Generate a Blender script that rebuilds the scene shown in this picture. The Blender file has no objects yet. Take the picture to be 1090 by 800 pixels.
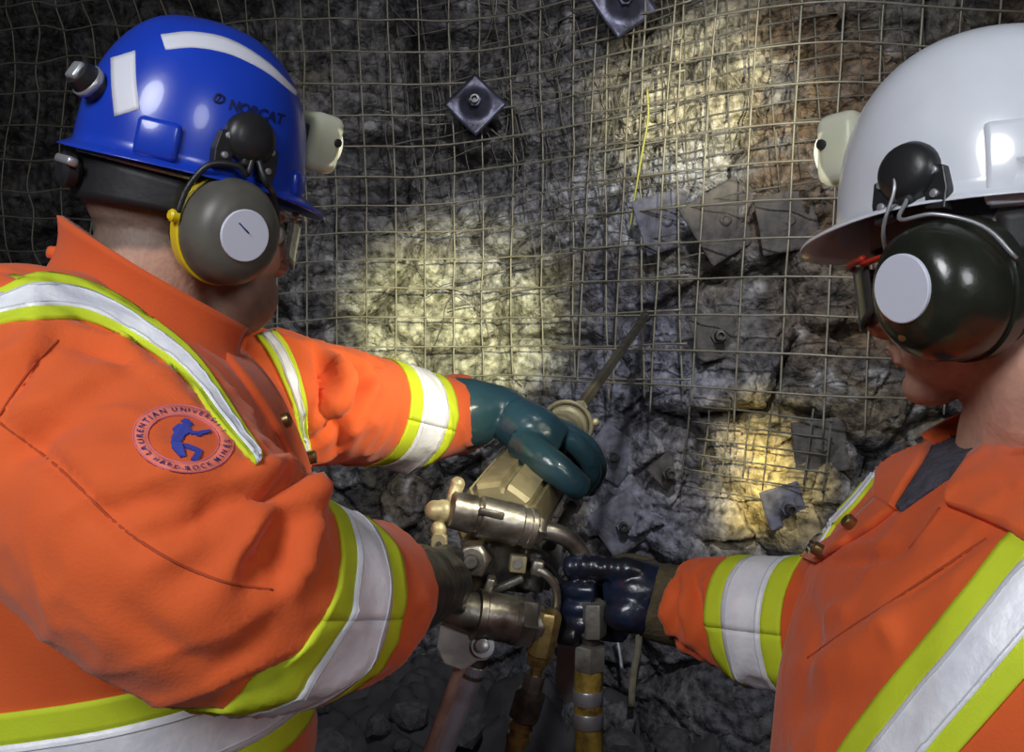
import bpy, bmesh, math, random
import numpy as np
from mathutils import Vector, Matrix
from mathutils.bvhtree import BVHTree

# ------------------------------------------------------------------ camera, world, lights
scn = bpy.context.scene
COL = scn.collection
F = 1000.0                     # focal length in pixels of the 1090 x 800 frame
CAM = np.array((0.0, 0.0, 1.5))
cam_d = bpy.data.cameras.new('camera'); cam = bpy.data.objects.new('camera', cam_d); COL.objects.link(cam)
cam_d.sensor_width = 36.0; cam_d.lens = F / 1090.0 * 36.0; cam_d.clip_start = 0.02
cam.location = CAM; cam.rotation_euler = (math.pi / 2, 0, 0)
scn.camera = cam
w = bpy.data.worlds.new('world'); scn.world = w; w.use_nodes = True
w.node_tree.nodes['Background'].inputs[0].default_value = (0.55, 0.62, 0.80, 1)
w.node_tree.nodes['Background'].inputs[1].default_value = 0.045
scn.view_settings.view_transform = 'Standard'; scn.view_settings.look = 'None'
scn.view_settings.gamma = 1.0; scn.view_settings.use_curve_mapping = False
scn.view_settings.exposure = 0.0

def aim(o, target):
    d = Vector(target) - o.location
    o.rotation_euler = d.to_track_quat('-Z', 'Y').to_euler()
def area(name, loc, target, size, power, col):
    l = bpy.data.lights.new(name, 'AREA'); l.energy = power; l.color = col; l.shape = 'DISK'; l.size = size
    o = bpy.data.objects.new(name, l); COL.objects.link(o); o.location = loc; aim(o, target); return o
def spot(name, loc, target, power, deg, blend, radius, col):
    l = bpy.data.lights.new(name, 'SPOT'); l.energy = power; l.color = col
    l.spot_size = math.radians(deg); l.spot_blend = blend; l.shadow_soft_size = radius
    o = bpy.data.objects.new(name, l); COL.objects.link(o); o.location = loc; aim(o, target); return o
# work lights of the heading behind the photographer, then an added overhead spot
area('work_light', (-0.75, -0.75, 2.45), (0.0, 1.3, 1.35), 0.7, 26.0, (0.95, 0.97, 1.0))
area('work_light', (1.0, -1.1, 2.1), (0.25, 1.6, 1.5), 0.6, 11.0, (0.93, 0.96, 1.0))
spot('added_wall_spot', (0.20, 0.55, 2.85), (0.30, 3.05, 1.55), 160.0, 74, 1.0, 0.05, (0.93, 0.95, 1.0))  # unseen spot added above the men so it lights the wall, not them
# cap lamps of the crew standing behind the photographer
spot('crew_lamp', (0.10, -0.35, 1.95), (-0.20, 3.3, 1.68), 850.0, 14.5, 0.9, 0.02, (1.0, 0.96, 0.56))
spot('crew_lamp', (0.75, -0.25, 1.75), (0.56, 2.95, 2.30), 680.0, 13.5, 1.0, 0.02, (1.0, 0.95, 0.68))

# ------------------------------------------------------------------ helpers
def P(px, py, Y):
    return np.array(((px - 545.0) * Y / F, Y, 1.5 + (400.0 - py) * Y / F))
def nrm(v):
    v = np.asarray(v, float); return v / (np.linalg.norm(v) + 1e-12)
def root_loc(o):
    p = np.zeros(3)
    while o is not None:
        p += np.array(o.location); o = o.parent
    return p
def mk_mesh(name, V, Fc, mat=None, smooth=True):
    me = bpy.data.meshes.new(name)
    V = np.asarray(V, float)
    if isinstance(Fc, np.ndarray) and Fc.ndim == 2:
        n, k = Fc.shape
        me.vertices.add(len(V)); me.vertices.foreach_set('co', V.astype(np.float32).ravel())
        me.loops.add(n * k); me.loops.foreach_set('vertex_index', Fc.astype(np.int32).ravel())
        me.polygons.add(n)
        me.polygons.foreach_set('loop_start', np.arange(0, n * k, k, dtype=np.int32))
        me.update(calc_edges=True); me.validate()
    else:
        me.from_pydata([tuple(v) for v in V], [], [tuple(int(i) for i in f) for f in Fc])
    me.polygons.foreach_set('use_smooth', np.full(len(me.polygons), smooth))
    if mat is not None: me.materials.append(mat)
    me.update()
    return me
def link(name, me, parent=None):
    o = bpy.data.objects.new(name, me); COL.objects.link(o)
    if parent is not None: o.parent = parent
    return o
def obj(name, VF, mat, parent=None, smooth=True, auto=None):
    """one mesh object from world-space vertices; children share their root's origin"""
    V, Fc = VF
    V = np.asarray(V, float)
    if parent is not None:
        V = V - root_loc(parent)
        o = link(name, mk_mesh(name, V, Fc, mat, smooth), parent)
    else:
        c = np.array(((V[:, 0].min() + V[:, 0].max()) / 2, (V[:, 1].min() + V[:, 1].max()) / 2, V[:, 2].min()))
        o = link(name, mk_mesh(name, V - c, Fc, mat, smooth)); o.location = c
    if auto is not None:
        try: o.data.set_sharp_from_angle(angle=math.radians(auto))
        except Exception: pass
    return o
def thing(name, loc, label, cat, group=None):
    o = bpy.data.objects.new(name, None); COL.objects.link(o); o.location = loc; o.empty_display_size = 0.05
    return tag(o, label, cat, group)
def tag(o, label=None, cat=None, group=None, kind=None):
    if label: o['label'] = label
    if cat: o['category'] = cat
    if group: o['group'] = group
    if kind: o['kind'] = kind
    return o
def join(*parts):
    Vs, Fs, n = [], [], 0
    for V, Fc in parts:
        Vs.append(np.asarray(V, float)); Fs += [[int(i) + n for i in f] for f in Fc]; n += len(V)
    return np.vstack(Vs), Fs
def xf(VF, M):
    V, Fc = VF; M = np.asarray(M, float)
    return np.asarray(V) @ M[:3, :3].T + M[:3, 3], Fc
def frame(origin, x, z):
    """4x4 with local x along x, local z near z"""
    x = nrm(x)
    if abs(np.dot(x, nrm(z))) > 0.999: z = (0, 1, 0)
    y = nrm(np.cross(z, x)); z = np.cross(x, y)
    M = np.eye(4); M[:3, 0] = x; M[:3, 1] = y; M[:3, 2] = z; M[:3, 3] = origin
    return M
def catmull(pts, n):
    p = np.asarray(pts, float)
    if len(p) == 2: 
        t = np.linspace(0, 1, n)[:, None]; return p[0] * (1 - t) + p[1] * t
    q = np.vstack([2 * p[0] - p[1], p, 2 * p[-1] - p[-2]])
    ts = np.linspace(0, len(p) - 1 - 1e-9, n); i = ts.astype(int); f = (ts - i)[:, None]
    a, b, c, d = q[i], q[i + 1], q[i + 2], q[i + 3]
    return 0.5 * ((2 * b) + (-a + c) * f + (2 * a - 5 * b + 4 * c - d) * f ** 2 + (-a + 3 * b - 3 * c + d) * f ** 3)
def tube(pts, r, seg=8, sub=None, cap=True, up=None, flat=1.0):
    """swept tube; r scalar or per-point list (resampled with the path); flat squeezes the second axis"""
    p = np.asarray(pts, float); r = np.full(len(p), r, float) if np.isscalar(r) else np.asarray(r, float)
    if sub:
        pr = catmull(np.hstack([p, r[:, None]]), sub); p, r = pr[:, :3], np.maximum(pr[:, 3], 1e-5)
    t = np.gradient(p, axis=0); t /= np.linalg.norm(t, axis=1)[:, None] + 1e-12
    u = np.cross(t[0], up if up is not None else ((0, 0, 1) if abs(t[0][2]) < .9 else (0, 1, 0))); u = nrm(u)
    V = []
    a = np.arange(seg) * 2 * np.pi / seg
    for i in range(len(p)):
        u = nrm(u - t[i] * np.dot(u, t[i])); v = np.cross(t[i], u)
        V.append(p[i] + r[i] * (np.cos(a)[:, None] * u + flat * np.sin(a)[:, None] * v))
    n = len(p); V = np.vstack(V); Fc = []
    for i in range(n - 1):
        for k in range(seg):
            Fc.append((i * seg + k, i * seg + (k + 1) % seg, (i + 1) * seg + (k + 1) % seg, (i + 1) * seg + k))
    if cap:
        Fc.append(tuple(range(seg))[::-1]); Fc.append(tuple((n - 1) * seg + k for k in range(seg)))
    return V, Fc
def lathe(profile, M=None, seg=24, phase=0.0, caps=True):
    """profile [(x, r)] turned about local x"""
    a = np.arange(seg) * 2 * np.pi / seg + phase
    V = np.vstack([np.column_stack([np.full(seg, x), r * np.cos(a), r * np.sin(a)]) for x, r in profile]); Fc = []
    n = len(profile)
    for i in range(n - 1):
        for k in range(seg):
            Fc.append((i * seg + k, (i + 1) * seg + k, (i + 1) * seg + (k + 1) % seg, i * seg + (k + 1) % seg))
    if caps:
        Fc.append(tuple(range(seg))); Fc.append(tuple((n - 1) * seg + k for k in range(seg))[::-1])
    return (V, Fc) if M is None else xf((V, Fc), M)
def ball(c, r, seg=20, rings=12, M=None):
    r = np.full(3, r) if np.isscalar(r) else np.asarray(r, float)
    V = [(0, 0, 1)]; Fc = []
    for i in range(1, rings):
        th = math.pi * i / rings
        for k in range(seg):
            ph = 2 * math.pi * k / seg; V.append((math.sin(th) * math.cos(ph), math.sin(th) * math.sin(ph), math.cos(th)))
    V.append((0, 0, -1)); L = len(V) - 1
    for k in range(seg):
        Fc.append((0, 1 + k, 1 + (k + 1) % seg)); Fc.append((L, L - seg + (k + 1) % seg, L - seg + k))
    for i in range(rings - 2):
        for k in range(seg):
            a, b = 1 + i * seg + k, 1 + i * seg + (k + 1) % seg
            Fc.append((a, a + seg, b + seg, b))
    V = np.array(V) * r
    if M is not None: V = V @ np.asarray(M)[:3, :3].T
    return V + np.asarray(c, float), Fc
def rbox(size, bev, M=None, seg=2):
    bm = bmesh.new(); bmesh.ops.create_cube(bm, size=1.0)
    for v in bm.verts: v.co = Vector((v.co.x * size[0], v.co.y * size[1], v.co.z * size[2]))
    if bev: bmesh.ops.bevel(bm, geom=bm.edges[:], offset=bev, segments=seg, affect='EDGES', profile=0.5)
    bm.verts.ensure_lookup_table()
    V = np.array([v.co[:] for v in bm.verts]); Fc = [[v.index for v in f.verts] for f in bm.faces]; bm.free()
    return (V, Fc) if M is None else xf((V, Fc), M)
def prism(poly, depth, M=None, bev=0.0):
    """polygon in local xy, extruded along local z from 0 to depth"""
    bm = bmesh.new(); vs = [bm.verts.new((x, y, 0)) for x, y in poly]
    f = bm.faces.new(vs); r = bmesh.ops.extrude_face_region(bm, geom=[f])
    for v in r['geom']:
        if isinstance(v, bmesh.types.BMVert): v.co.z += depth
    bmesh.ops.recalc_face_normals(bm, faces=bm.faces[:])
    if bev: bmesh.ops.bevel(bm, geom=bm.edges[:], offset=bev, segments=2, affect='EDGES', profile=0.5)
    bm.verts.ensure_lookup_table()
    V = np.array([v.co[:] for v in bm.verts]); Fc = [[v.index for v in f.verts] for f in bm.faces]; bm.free()
    return (V, Fc) if M is None else xf((V, Fc), M)
def loft(sections, seg=40):
    """sections: (center, axis_a, axis_b, ra, rb, exponent)"""
    a = np.arange(seg) * 2 * np.pi / seg; V = []
    for c, ua, ub, ra, rb, e in sections:
        ca, sa = np.cos(a), np.sin(a)
        k = 2.0 / e
        x = np.sign(ca) * np.abs(ca) ** k * ra; y = np.sign(sa) * np.abs(sa) ** k * rb
        V.append(np.asarray(c) + x[:, None] * np.asarray(ua) + y[:, None] * np.asarray(ub))
    n = len(V); V = np.vstack(V); Fc = []
    for i in range(n - 1):
        for k in range(seg):
            Fc.append((i * seg + k, i * seg + (k + 1) % seg, (i + 1) * seg + (k + 1) % seg, (i + 1) * seg + k))
    Fc.append(tuple(range(seg))[::-1]); Fc.append(tuple((n - 1) * seg + k for k in range(seg)))
    return V, Fc
def horiz(rows, yaw=0.0, e=2.3, sub=None):
    """rows (z, cx, cy, rx, ry) -> loft sections of horizontal rings turned by yaw"""
    r = np.asarray(rows, float)
    if sub: r = catmull(r, sub)
    ua = (math.cos(yaw), math.sin(yaw), 0); ub = (-math.sin(yaw), math.cos(yaw), 0)
    return [((x, y, z), ua, ub, rx, ry, e) for z, x, y, rx, ry in r]
def fuse(parts, voxel, smooth_it=6, factor=0.5):
    """voxel-remesh overlapping closed shells into one continuous skin"""
    V, Fc = join(*parts)
    me = mk_mesh('tmp', V, Fc); o = link('tmp', me)
    bm = bmesh.new(); bm.from_mesh(me); bmesh.ops.recalc_face_normals(bm, faces=bm.faces[:]); bm.to_mesh(me); bm.free()
    m = o.modifiers.new('r', 'REMESH'); m.mode = 'VOXEL'; m.voxel_size = voxel; m.adaptivity = 0
    if smooth_it:
        s = o.modifiers.new('s', 'SMOOTH'); s.factor = factor; s.iterations = smooth_it
    dg = bpy.context.evaluated_depsgraph_get(); dg.update()
    e = o.evaluated_get(dg).to_mesh()
    n = len(e.vertices); V = np.empty(n * 3, np.float32); e.vertices.foreach_get('co', V)
    npoly = len(e.polygons); lt = np.empty(npoly, np.int32); e.polygons.foreach_get('loop_total', lt)
    li = np.empty(len(e.loops), np.int32); e.loops.foreach_get('vertex_index', li)
    if (lt == 4).all(): Fa = li.reshape(-1, 4)
    else: Fa = [list(p.vertices) for p in e.polygons]
    o.evaluated_get(dg).to_mesh_clear()
    bpy.data.objects.remove(o); bpy.data.meshes.remove(me)
    return V.reshape(-1, 3).astype(float), Fa
def normals(V, Fa):
    Fa = np.asarray(Fa); a, b, c, d = V[Fa[:, 0]], V[Fa[:, 1]], V[Fa[:, 2]], V[Fa[:, 3]]
    fn = np.cross(c - a, d - b); N = np.zeros_like(V)
    for k in range(4): np.add.at(N, Fa[:, k], fn)
    return N / (np.linalg.norm(N, axis=1)[:, None] + 1e-12)
def bvh_of(V, Fa):
    return BVHTree.FromPolygons([tuple(v) for v in V], [tuple(int(i) for i in f) for f in Fa])
def cast(bvh, px, py, guess=None, cam=CAM):
    d = nrm(((px - 545) / F, 1, (400 - py) / F))
    h = bvh.ray_cast(Vector(cam), Vector(d))
    if h[0] is not None: return np.array(h[0]), np.array(h[1])
    if guess is None: guess = 0.9
    h = bvh.find_nearest(Vector(P(px, py, guess)))
    return np.array(h[0]), np.array(h[1])
def resample(pts, n):
    p = np.asarray(pts, float); p = catmull(p, max(80, n * 4)) if len(p) > 2 else p
    s = np.r_[0, np.cumsum(np.linalg.norm(np.diff(p, axis=0), axis=1))]
    t = np.linspace(0, s[-1], n)
    return np.column_stack([np.interp(t, s, p[:, k]) for k in range(p.shape[1])])
def slab(G, N, off, th):
    """closed thin solid from a grid of surface points G[n,m,3] and normals"""
    n, m = G.shape[:2]
    A = (G + N * off).reshape(-1, 3); B = (G + N * (off - th)).reshape(-1, 3)
    V = np.vstack([A, B]); k = n * m; Fc = []
    for i in range(n - 1):
        for j in range(m - 1):
            a, b, c, d = i * m + j, i * m + j + 1, (i + 1) * m + j + 1, (i + 1) * m + j
            Fc.append((a, b, c, d)); Fc.append((a + k, d + k, c + k, b + k))
    for j in range(m - 1):
        Fc.append((j, j + k, j + 1 + k, j + 1)); e = (n - 1) * m
        Fc.append((e + j, e + j + 1, e + j + 1 + k, e + j + k))
    for i in range(n - 1):
        Fc.append((i * m, (i + 1) * m, (i + 1) * m + k, i * m + k)); e = m - 1
        Fc.append((i * m + e, i * m + e + k, (i + 1) * m + e + k, (i + 1) * m + e))
    return V, Fc
def relax(G, it):
    for _ in range(it):
        H = G.copy(); H[1:-1] = (G[:-2] + G[2:] + 2 * G[1:-1]) / 4; G = H
        H = G.copy(); H[:, 1:-1] = (G[:, :-2] + G[:, 2:] + 2 * G[:, 1:-1]) / 4; G = H
    return G
def laid(bvh, ea, eb, nl, nw, off=0.003, th=0.004, guess=0.9, w0=0.0, w1=1.0, rel=0):
    """cloth strip lying on a garment between two outline curves"""
    A, B = resample(ea, nl), resample(eb, nl)
    G = np.zeros((nl, nw, 3)); N = np.zeros((nl, nw, 3))
    for i in range(nl):
        for j in range(nw):
            t = w0 + (w1 - w0) * j / (nw - 1)
            q = A[i] * (1 - t) + B[i] * t
            G[i, j], N[i, j] = cast(bvh, q[0], q[1], guess)
    if rel: G = relax(G, rel)
    N = relax(N, 2); N /= np.linalg.norm(N, axis=2)[:, :, None] + 1e-9
    V, Fc = slab(G, N, off, th)
    return fix(V, Fc)
def fix(V, Fc):
    bm = bmesh.new(); vs = [bm.verts.new(v) for v in V]
    for f in Fc:
        try: bm.faces.new([vs[i] for i in f])
        except Exception: pass
    bmesh.ops.recalc_face_normals(bm, faces=bm.faces[:]); bm.verts.index_update()
    V = np.array([v.co[:] for v in bm.verts]); Fc = [[v.index for v in f.verts] for f in bm.faces]; bm.free()
    return V, Fc
def ringband(bvh, c, axis, width, t0, t1, off=0.003, th=0.004, seg=72, nw=6, shear=None):
    """closed band round a sleeve: plane rows between t0 and t1 (fractions of width) along axis from c"""
    axis = nrm(axis); fl = shear or 0.0; u = nrm(np.cross(axis, (0, 0, 1))); v = np.cross(axis, u)
    G = np.zeros((seg + 1, nw, 3)); N = np.zeros_like(G)
    for i in range(seg + 1):
        a = 2 * math.pi * (i % seg) / seg; d = math.cos(a) * u + math.sin(a) * v
        for j in range(nw):
            o = np.asarray(c) + axis * width * (1 - (1 - (t0 + (t1 - t0) * j / (nw - 1))) * (1 - fl * d[2]))
            h = bvh.ray_cast(Vector(o), Vector(d), 0.3)
            if h[0] is None: h = bvh.find_nearest(Vector(o + d * 0.06))
            G[i, j] = np.array(h[0]); N[i, j] = d
    V, Fc = slab(G, N, off, th)
    return fix(V, Fc)

# ---- numpy noise
def _hash(i, j, k, s):
    h = (i * 374761393 + j * 668265263 + k * 2147483647 + s * 144269504) & 0xFFFFFFFF
    h = ((h ^ (h >> 13)) * 1274126177) & 0xFFFFFFFF
    h = ((h ^ (h >> 16)) * 2246822519) & 0xFFFFFFFF
    return ((h ^ (h >> 15)) & 0xFFFFFF) / float(0xFFFFFF)
def vnoise(p, s=0):
    p = np.asarray(p, float); i = np.floor(p).astype(np.int64); f = p - i; f = f * f * (3 - 2 * f); r = 0
    for dx in (0, 1):
        for dy in (0, 1):
            for dz in (0, 1):
                wgt = (f[:, 0] if dx else 1 - f[:, 0]) * (f[:, 1] if dy else 1 - f[:, 1]) * (f[:, 2] if dz else 1 - f[:, 2])
                r = r + wgt * _hash(i[:, 0] + dx, i[:, 1] + dy, i[:, 2] + dz, s)
    return r * 2 - 1
def fbm(p, o=4, s=0):
    r = 0; a = 1.0; p = np.asarray(p, float)
    for k in range(o): r = r + a * vnoise(p * 2 ** k, s + k * 17); a *= 0.5
    return r / 1.6
def worley(x, z, s=0):
    """2-D cells: returns F1, F2, ids, offset to the cell point"""
    i, j = np.floor(x).astype(np.int64), np.floor(z).astype(np.int64)
    f1 = np.full(x.shape, 9.0); f2 = f1.copy(); idn = np.zeros(x.shape); ox = np.zeros(x.shape); oz = np.zeros(x.shape)
    for dx in (-1, 0, 1):
        for dz in (-1, 0, 1):
            a, b = i + dx, j + dz
            cx = a + _hash(a, b, 0 * a, s); cz = b + _hash(a, b, 0 * a + 1, s)
            d = np.hypot(x - cx, z - cz); h = _hash(a, b, 0 * a + 2, s)
            near = d < f1
            f2 = np.where(near, f1, np.minimum(f2, d))
            idn = np.where(near, h, idn); ox = np.where(near, x - cx, ox); oz = np.where(near, z - cz, oz)
            f1 = np.where(near, d, f1)
    return f1, f2, idn, ox, oz
def smooth01(a, b, x):
    t = np.clip((x - a) / (b - a), 0, 1); return t * t * (3 - 2 * t)

# ------------------------------------------------------------------ materials
def mat(name, col, rough=0.6, metal=0.0, bump=0.0, bscale=80.0, var=0.0, vscale=12.0, dark=None, coat=0.0, sheen=0.0, spec=0.5, detail=4.0):
    m = bpy.data.materials.new(name); m.use_nodes = True; nt = m.node_tree; b = nt.nodes['Principled BSDF']
    b.inputs['Roughness'].default_value = rough; b.inputs['Metallic'].default_value = metal
    b.inputs['Specular IOR Level'].default_value = spec
    b.inputs['Coat Weight'].default_value = coat; b.inputs['Sheen Weight'].default_value = sheen
    tc = nt.nodes.new('ShaderNodeTexCoord')
    if var:
        n = nt.nodes.new('ShaderNodeTexNoise'); n.inputs['Scale'].default_value = vscale; n.inputs['Detail'].default_value = detail
        nt.links.new(tc.outputs['Object'], n.inputs['Vector'])
        r = nt.nodes.new('ShaderNodeValToRGB'); nt.links.new(n.outputs['Fac'], r.inputs['Fac'])
        d = dark if dark is not None else tuple(c * (1 - var) for c in col)
        r.color_ramp.elements[0].color = (*d, 1); r.color_ramp.elements[1].color = (*col, 1)
        r.color_ramp.elements[0].position = 0.36; r.color_ramp.elements[1].position = 0.60
        nt.links.new(r.outputs['Color'], b.inputs['Base Color'])
    else:
        b.inputs['Base Color'].default_value = (*col, 1)
    if bump:
        n2 = nt.nodes.new('ShaderNodeTexNoise'); n2.inputs['Scale'].default_value = bscale; n2.inputs['Detail'].default_value = 5
        nt.links.new(tc.outputs['Object'], n2.inputs['Vector'])
        bp = nt.nodes.new('ShaderNodeBump'); bp.inputs['Strength'].default_value = bump; bp.inputs['Distance'].default_value = 0.01
        nt.links.new(n2.outputs['Fac'], bp.inputs['Height']); nt.links.new(bp.outputs['Normal'], b.inputs['Normal'])
    return m
def attr_mat(name, attr, rough=0.8, bump=0.4, bscale=60.0, spec=0.3, grain=0.35, gscale=40.0):
    """colour from a colour attribute, with a fine grain on top"""
    m = bpy.data.materials.new(name); m.use_nodes = True; nt = m.node_tree; b = nt.nodes['Principled BSDF']
    b.inputs['Roughness'].default_value = rough; b.inputs['Specular IOR Level'].default_value = spec
    a = nt.nodes.new('ShaderNodeVertexColor'); a.layer_name = attr
    tc = nt.nodes.new('ShaderNodeTexCoord')
    n = nt.nodes.new('ShaderNodeTexNoise'); n.inputs['Scale'].default_value = gscale; n.inputs['Detail'].default_value = 6
    nt.links.new(tc.outputs['Object'], n.inputs['Vector'])
    mr = nt.nodes.new('ShaderNodeMapRange'); mr.inputs['From Min'].default_value = 0.3; mr.inputs['From Max'].default_value = 0.7
    mr.inputs['To Min'].default_value = 1 - grain; mr.inputs['To Max'].default_value = 1 + grain
    nt.links.new(n.outputs['Fac'], mr.inputs['Value'])
    mx = nt.nodes.new('ShaderNodeMix'); mx.data_type = 'RGBA'; mx.blend_type = 'MULTIPLY'; mx.inputs['Factor'].default_value = 1
    nt.links.new(a.outputs['Color'], mx.inputs['A']); nt.links.new(mr.outputs['Result'], mx.inputs['B'])
    nt.links.new(mx.outputs['Result'], b.inputs['Base Color'])
    n2 = nt.nodes.new('ShaderNodeTexNoise'); n2.inputs['Scale'].default_value = bscale; n2.inputs['Detail'].default_value = 6
    nt.links.new(tc.outputs['Object'], n2.inputs['Vector'])
    bp = nt.nodes.new('ShaderNodeBump'); bp.inputs['Strength'].default_value = bump; bp.inputs['Distance'].default_value = 0.02
    nt.links.new(n2.outputs['Fac'], bp.inputs['Height']); nt.links.new(bp.outputs['Normal'], b.inputs['Normal'])
    return m
def color_attr(me, name, C):
    at = me.color_attributes.new(name, 'FLOAT_COLOR', 'POINT')
    C4 = np.ones((len(me.vertices), 4), np.float32); C4[:, :3] = C
    at.data.foreach_set('color', C4.ravel())

M_ORANGE = mat('orange_cotton', (0.75, 0.125, 0.029), 0.82, bump=0.10, bscale=420, var=0.16, vscale=5.0, dark=(0.62, 0.096, 0.024), sheen=0.15, spec=0.2)
M_LIME = mat('lime_tape', (0.62, 0.74, 0.035), 0.7, bump=0.08, bscale=500, var=0.1, vscale=20, spec=0.2)
M_SILVER = mat('silver_tape', (0.93, 0.94, 0.99), 0.45, metal=0.05, bump=0.12, bscale=130, var=0.22, vscale=26, dark=(0.74, 0.75, 0.83))
M_STITCH = mat('stitching', (0.60, 0.62, 0.66), 0.8)
M_STUD = mat('brass_stud', (0.30, 0.22, 0.10), 0.35, metal=0.9)
M_BLUE = mat('blue_helmet', (0.012, 0.055, 0.52), 0.28, var=0.25, vscale=9, dark=(0.010, 0.042, 0.43), coat=0.25, bump=0.02, bscale=40)
M_WHITE = mat('white_helmet', (0.74, 0.77, 0.84), 0.25, var=0.08, vscale=14, coat=0.3, bump=0.02, bscale=30)
M_TAPE = mat('white_reflector', (0.70, 0.71, 0.80), 0.45, bump=0.05, bscale=300)
M_BLACK = mat('black_plastic', (0.018, 0.018, 0.020), 0.38, bump=0.06, bscale=90)
M_RUBBER = mat('black_rubber', (0.012, 0.012, 0.014), 0.55, bump=0.1, bscale=60)
M_CUPGREY = mat('grey_cup', (0.115, 0.11, 0.095), 0.42, var=0.3, vscale=25)
M_CUPBLACK = mat('black_cup', (0.022, 0.024, 0.016), 0.26, var=0.4, vscale=30, coat=0.2, bump=0.06, bscale=70)
M_YELLOW = mat('yellow_plastic', (0.78, 0.58, 0.01), 0.4)
M_DISC = mat('white_disc', (0.70, 0.73, 0.86), 0.4)
M_INK = mat('navy_ink', (0.02, 0.03, 0.16), 0.6)
M_INKB = mat('blue_ink', (0.045, 0.06, 0.36), 0.7)
M_PINKINK = mat('pink_ink', (0.66, 0.17, 0.20), 0.7)
M_DARKINK = mat('dark_ink', (0.005, 0.010, 0.075), 0.5)
M_STEEL = mat('worn_steel', (0.36, 0.34, 0.30), 0.38, metal=0.85, bump=0.15, bscale=45, var=0.5, vscale=30, dark=(0.13, 0.115, 0.095))
M_STEELD = mat('oily_steel', (0.15, 0.14, 0.125), 0.42, metal=0.7, bump=0.2, bscale=50, var=0.6, vscale=25, dark=(0.05, 0.045, 0.04))
M_KHAKI = mat('khaki_paint', (0.36, 0.31, 0.17), 0.5, metal=0.15, bump=0.15, bscale=50, var=0.45, vscale=16, dark=(0.20, 0.17, 0.10))
M_KHAKIL = mat('pale_brass', (0.58, 0.50, 0.28), 0.42, metal=0.4, bump=0.15, bscale=70, var=0.4, vscale=40)
M_NUT = mat('dull_nut', (0.24, 0.23, 0.20), 0.5, metal=0.4, bump=0.25, bscale=60, var=0.4, vscale=40)
M_CHROME = mat('chrome', (0.70, 0.71, 0.82), 0.24, metal=0.7, var=0.35, vscale=22, bump=0.03, bscale=60)
M_COPPER = mat('copper_tone', (0.70, 0.44, 0.36), 0.35, metal=0.5, var=0.3, vscale=30)
M_BRASS = mat('oily_brass', (0.46, 0.33, 0.12), 0.36, metal=0.75, var=0.7, vscale=34, dark=(0.10, 0.065, 0.025), bump=0.15, bscale=50)
M_HOSE = mat('yellow_hose', (0.42, 0.29, 0.045), 0.5, var=0.75, vscale=42, dark=(0.11, 0.068, 0.018), bump=0.3, bscale=70)
M_CLAMP = mat('clamp_band', (0.48, 0.49, 0.52), 0.36, metal=0.6, var=0.2, vscale=30)
M_PLATE = mat('grey_plate', (0.42, 0.41, 0.39), 0.6, metal=0.2, var=0.3, vscale=20, bump=0.2, bscale=40)
M_WIRE = mat('galvanised_wire', (0.27, 0.25, 0.195), 0.55, metal=0.35, var=0.4, vscale=14, dark=(0.20, 0.175, 0.125))
M_WIREOLD = mat('old_wire', (0.15, 0.14, 0.115), 0.7, metal=0.2, var=0.4, vscale=14)
M_TEAL = mat('teal_rubber', (0.034, 0.092, 0.125), 0.28, var=0.5, vscale=11, dark=(0.026, 0.070, 0.078), coat=0.25, bump=0.10, bscale=35)
M_NAVYGLOVE = mat('navy_rubber', (0.012, 0.020, 0.048), 0.30, var=0.5, vscale=24, dark=(0.010, 0.010, 0.013), coat=0.2, bump=0.2, bscale=45)
M_BLACKGLOVE = mat('black_glove', (0.016, 0.017, 0.018), 0.35, bump=0.2, bscale=40)
M_KNIT = mat('olive_knit', (0.105, 0.085, 0.042), 0.9, bump=0.4, bscale=160, var=0.4, vscale=30)
M_SHIRT = mat('grey_shirt', (0.085, 0.085, 0.115), 0.95, bump=0.6, bscale=240, var=0.4, vscale=60)
M_BAND = mat('grey_band', (0.10, 0.095, 0.115), 0.8, bump=0.2, bscale=120)
M_RED = mat('red_plastic', (0.42, 0.028, 0.012), 0.4)
M_BOOT = mat('boot_rubber', (0.02, 0.02, 0.018), 0.5, bump=0.1, bscale=40)
M_CORD = mat('yellow_cord', (0.34, 0.34, 0.07), 0.6)
def glass(name, col, rough=0.1, trans=0.8, alpha=1.0):
    m = mat(name, col, rough); b = m.node_tree.nodes['Principled BSDF']
    b.inputs['Transmission Weight'].default_value = trans; b.inputs['IOR'].default_value = 1.25; b.inputs['Alpha'].default_value = alpha
    return m
M_LENS = glass('clear_lens', (0.93, 0.95, 0.92), 0.08, 0.92)
M_LENSD = glass('smoked_lens', (0.10, 0.09, 0.085), 0.15, 0.6)
M_LAMP = glass('lamp_plastic', (0.95, 0.96, 0.80), 0.25, 0.45)
M_LAMPG = mat('lamp_reflector', (0.50, 0.58, 0.16), 0.5)
def emit(name, col, s):
    m = mat(name, col, 0.4); b = m.node_tree.nodes['Principled BSDF']
    b.inputs['Emission Color'].default_value = (*col, 1); b.inputs['Emission Strength'].default_value = s; return m
M_GLOW = emit('lit_lens', (1.0, 0.96, 0.75), 0.7)

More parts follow.
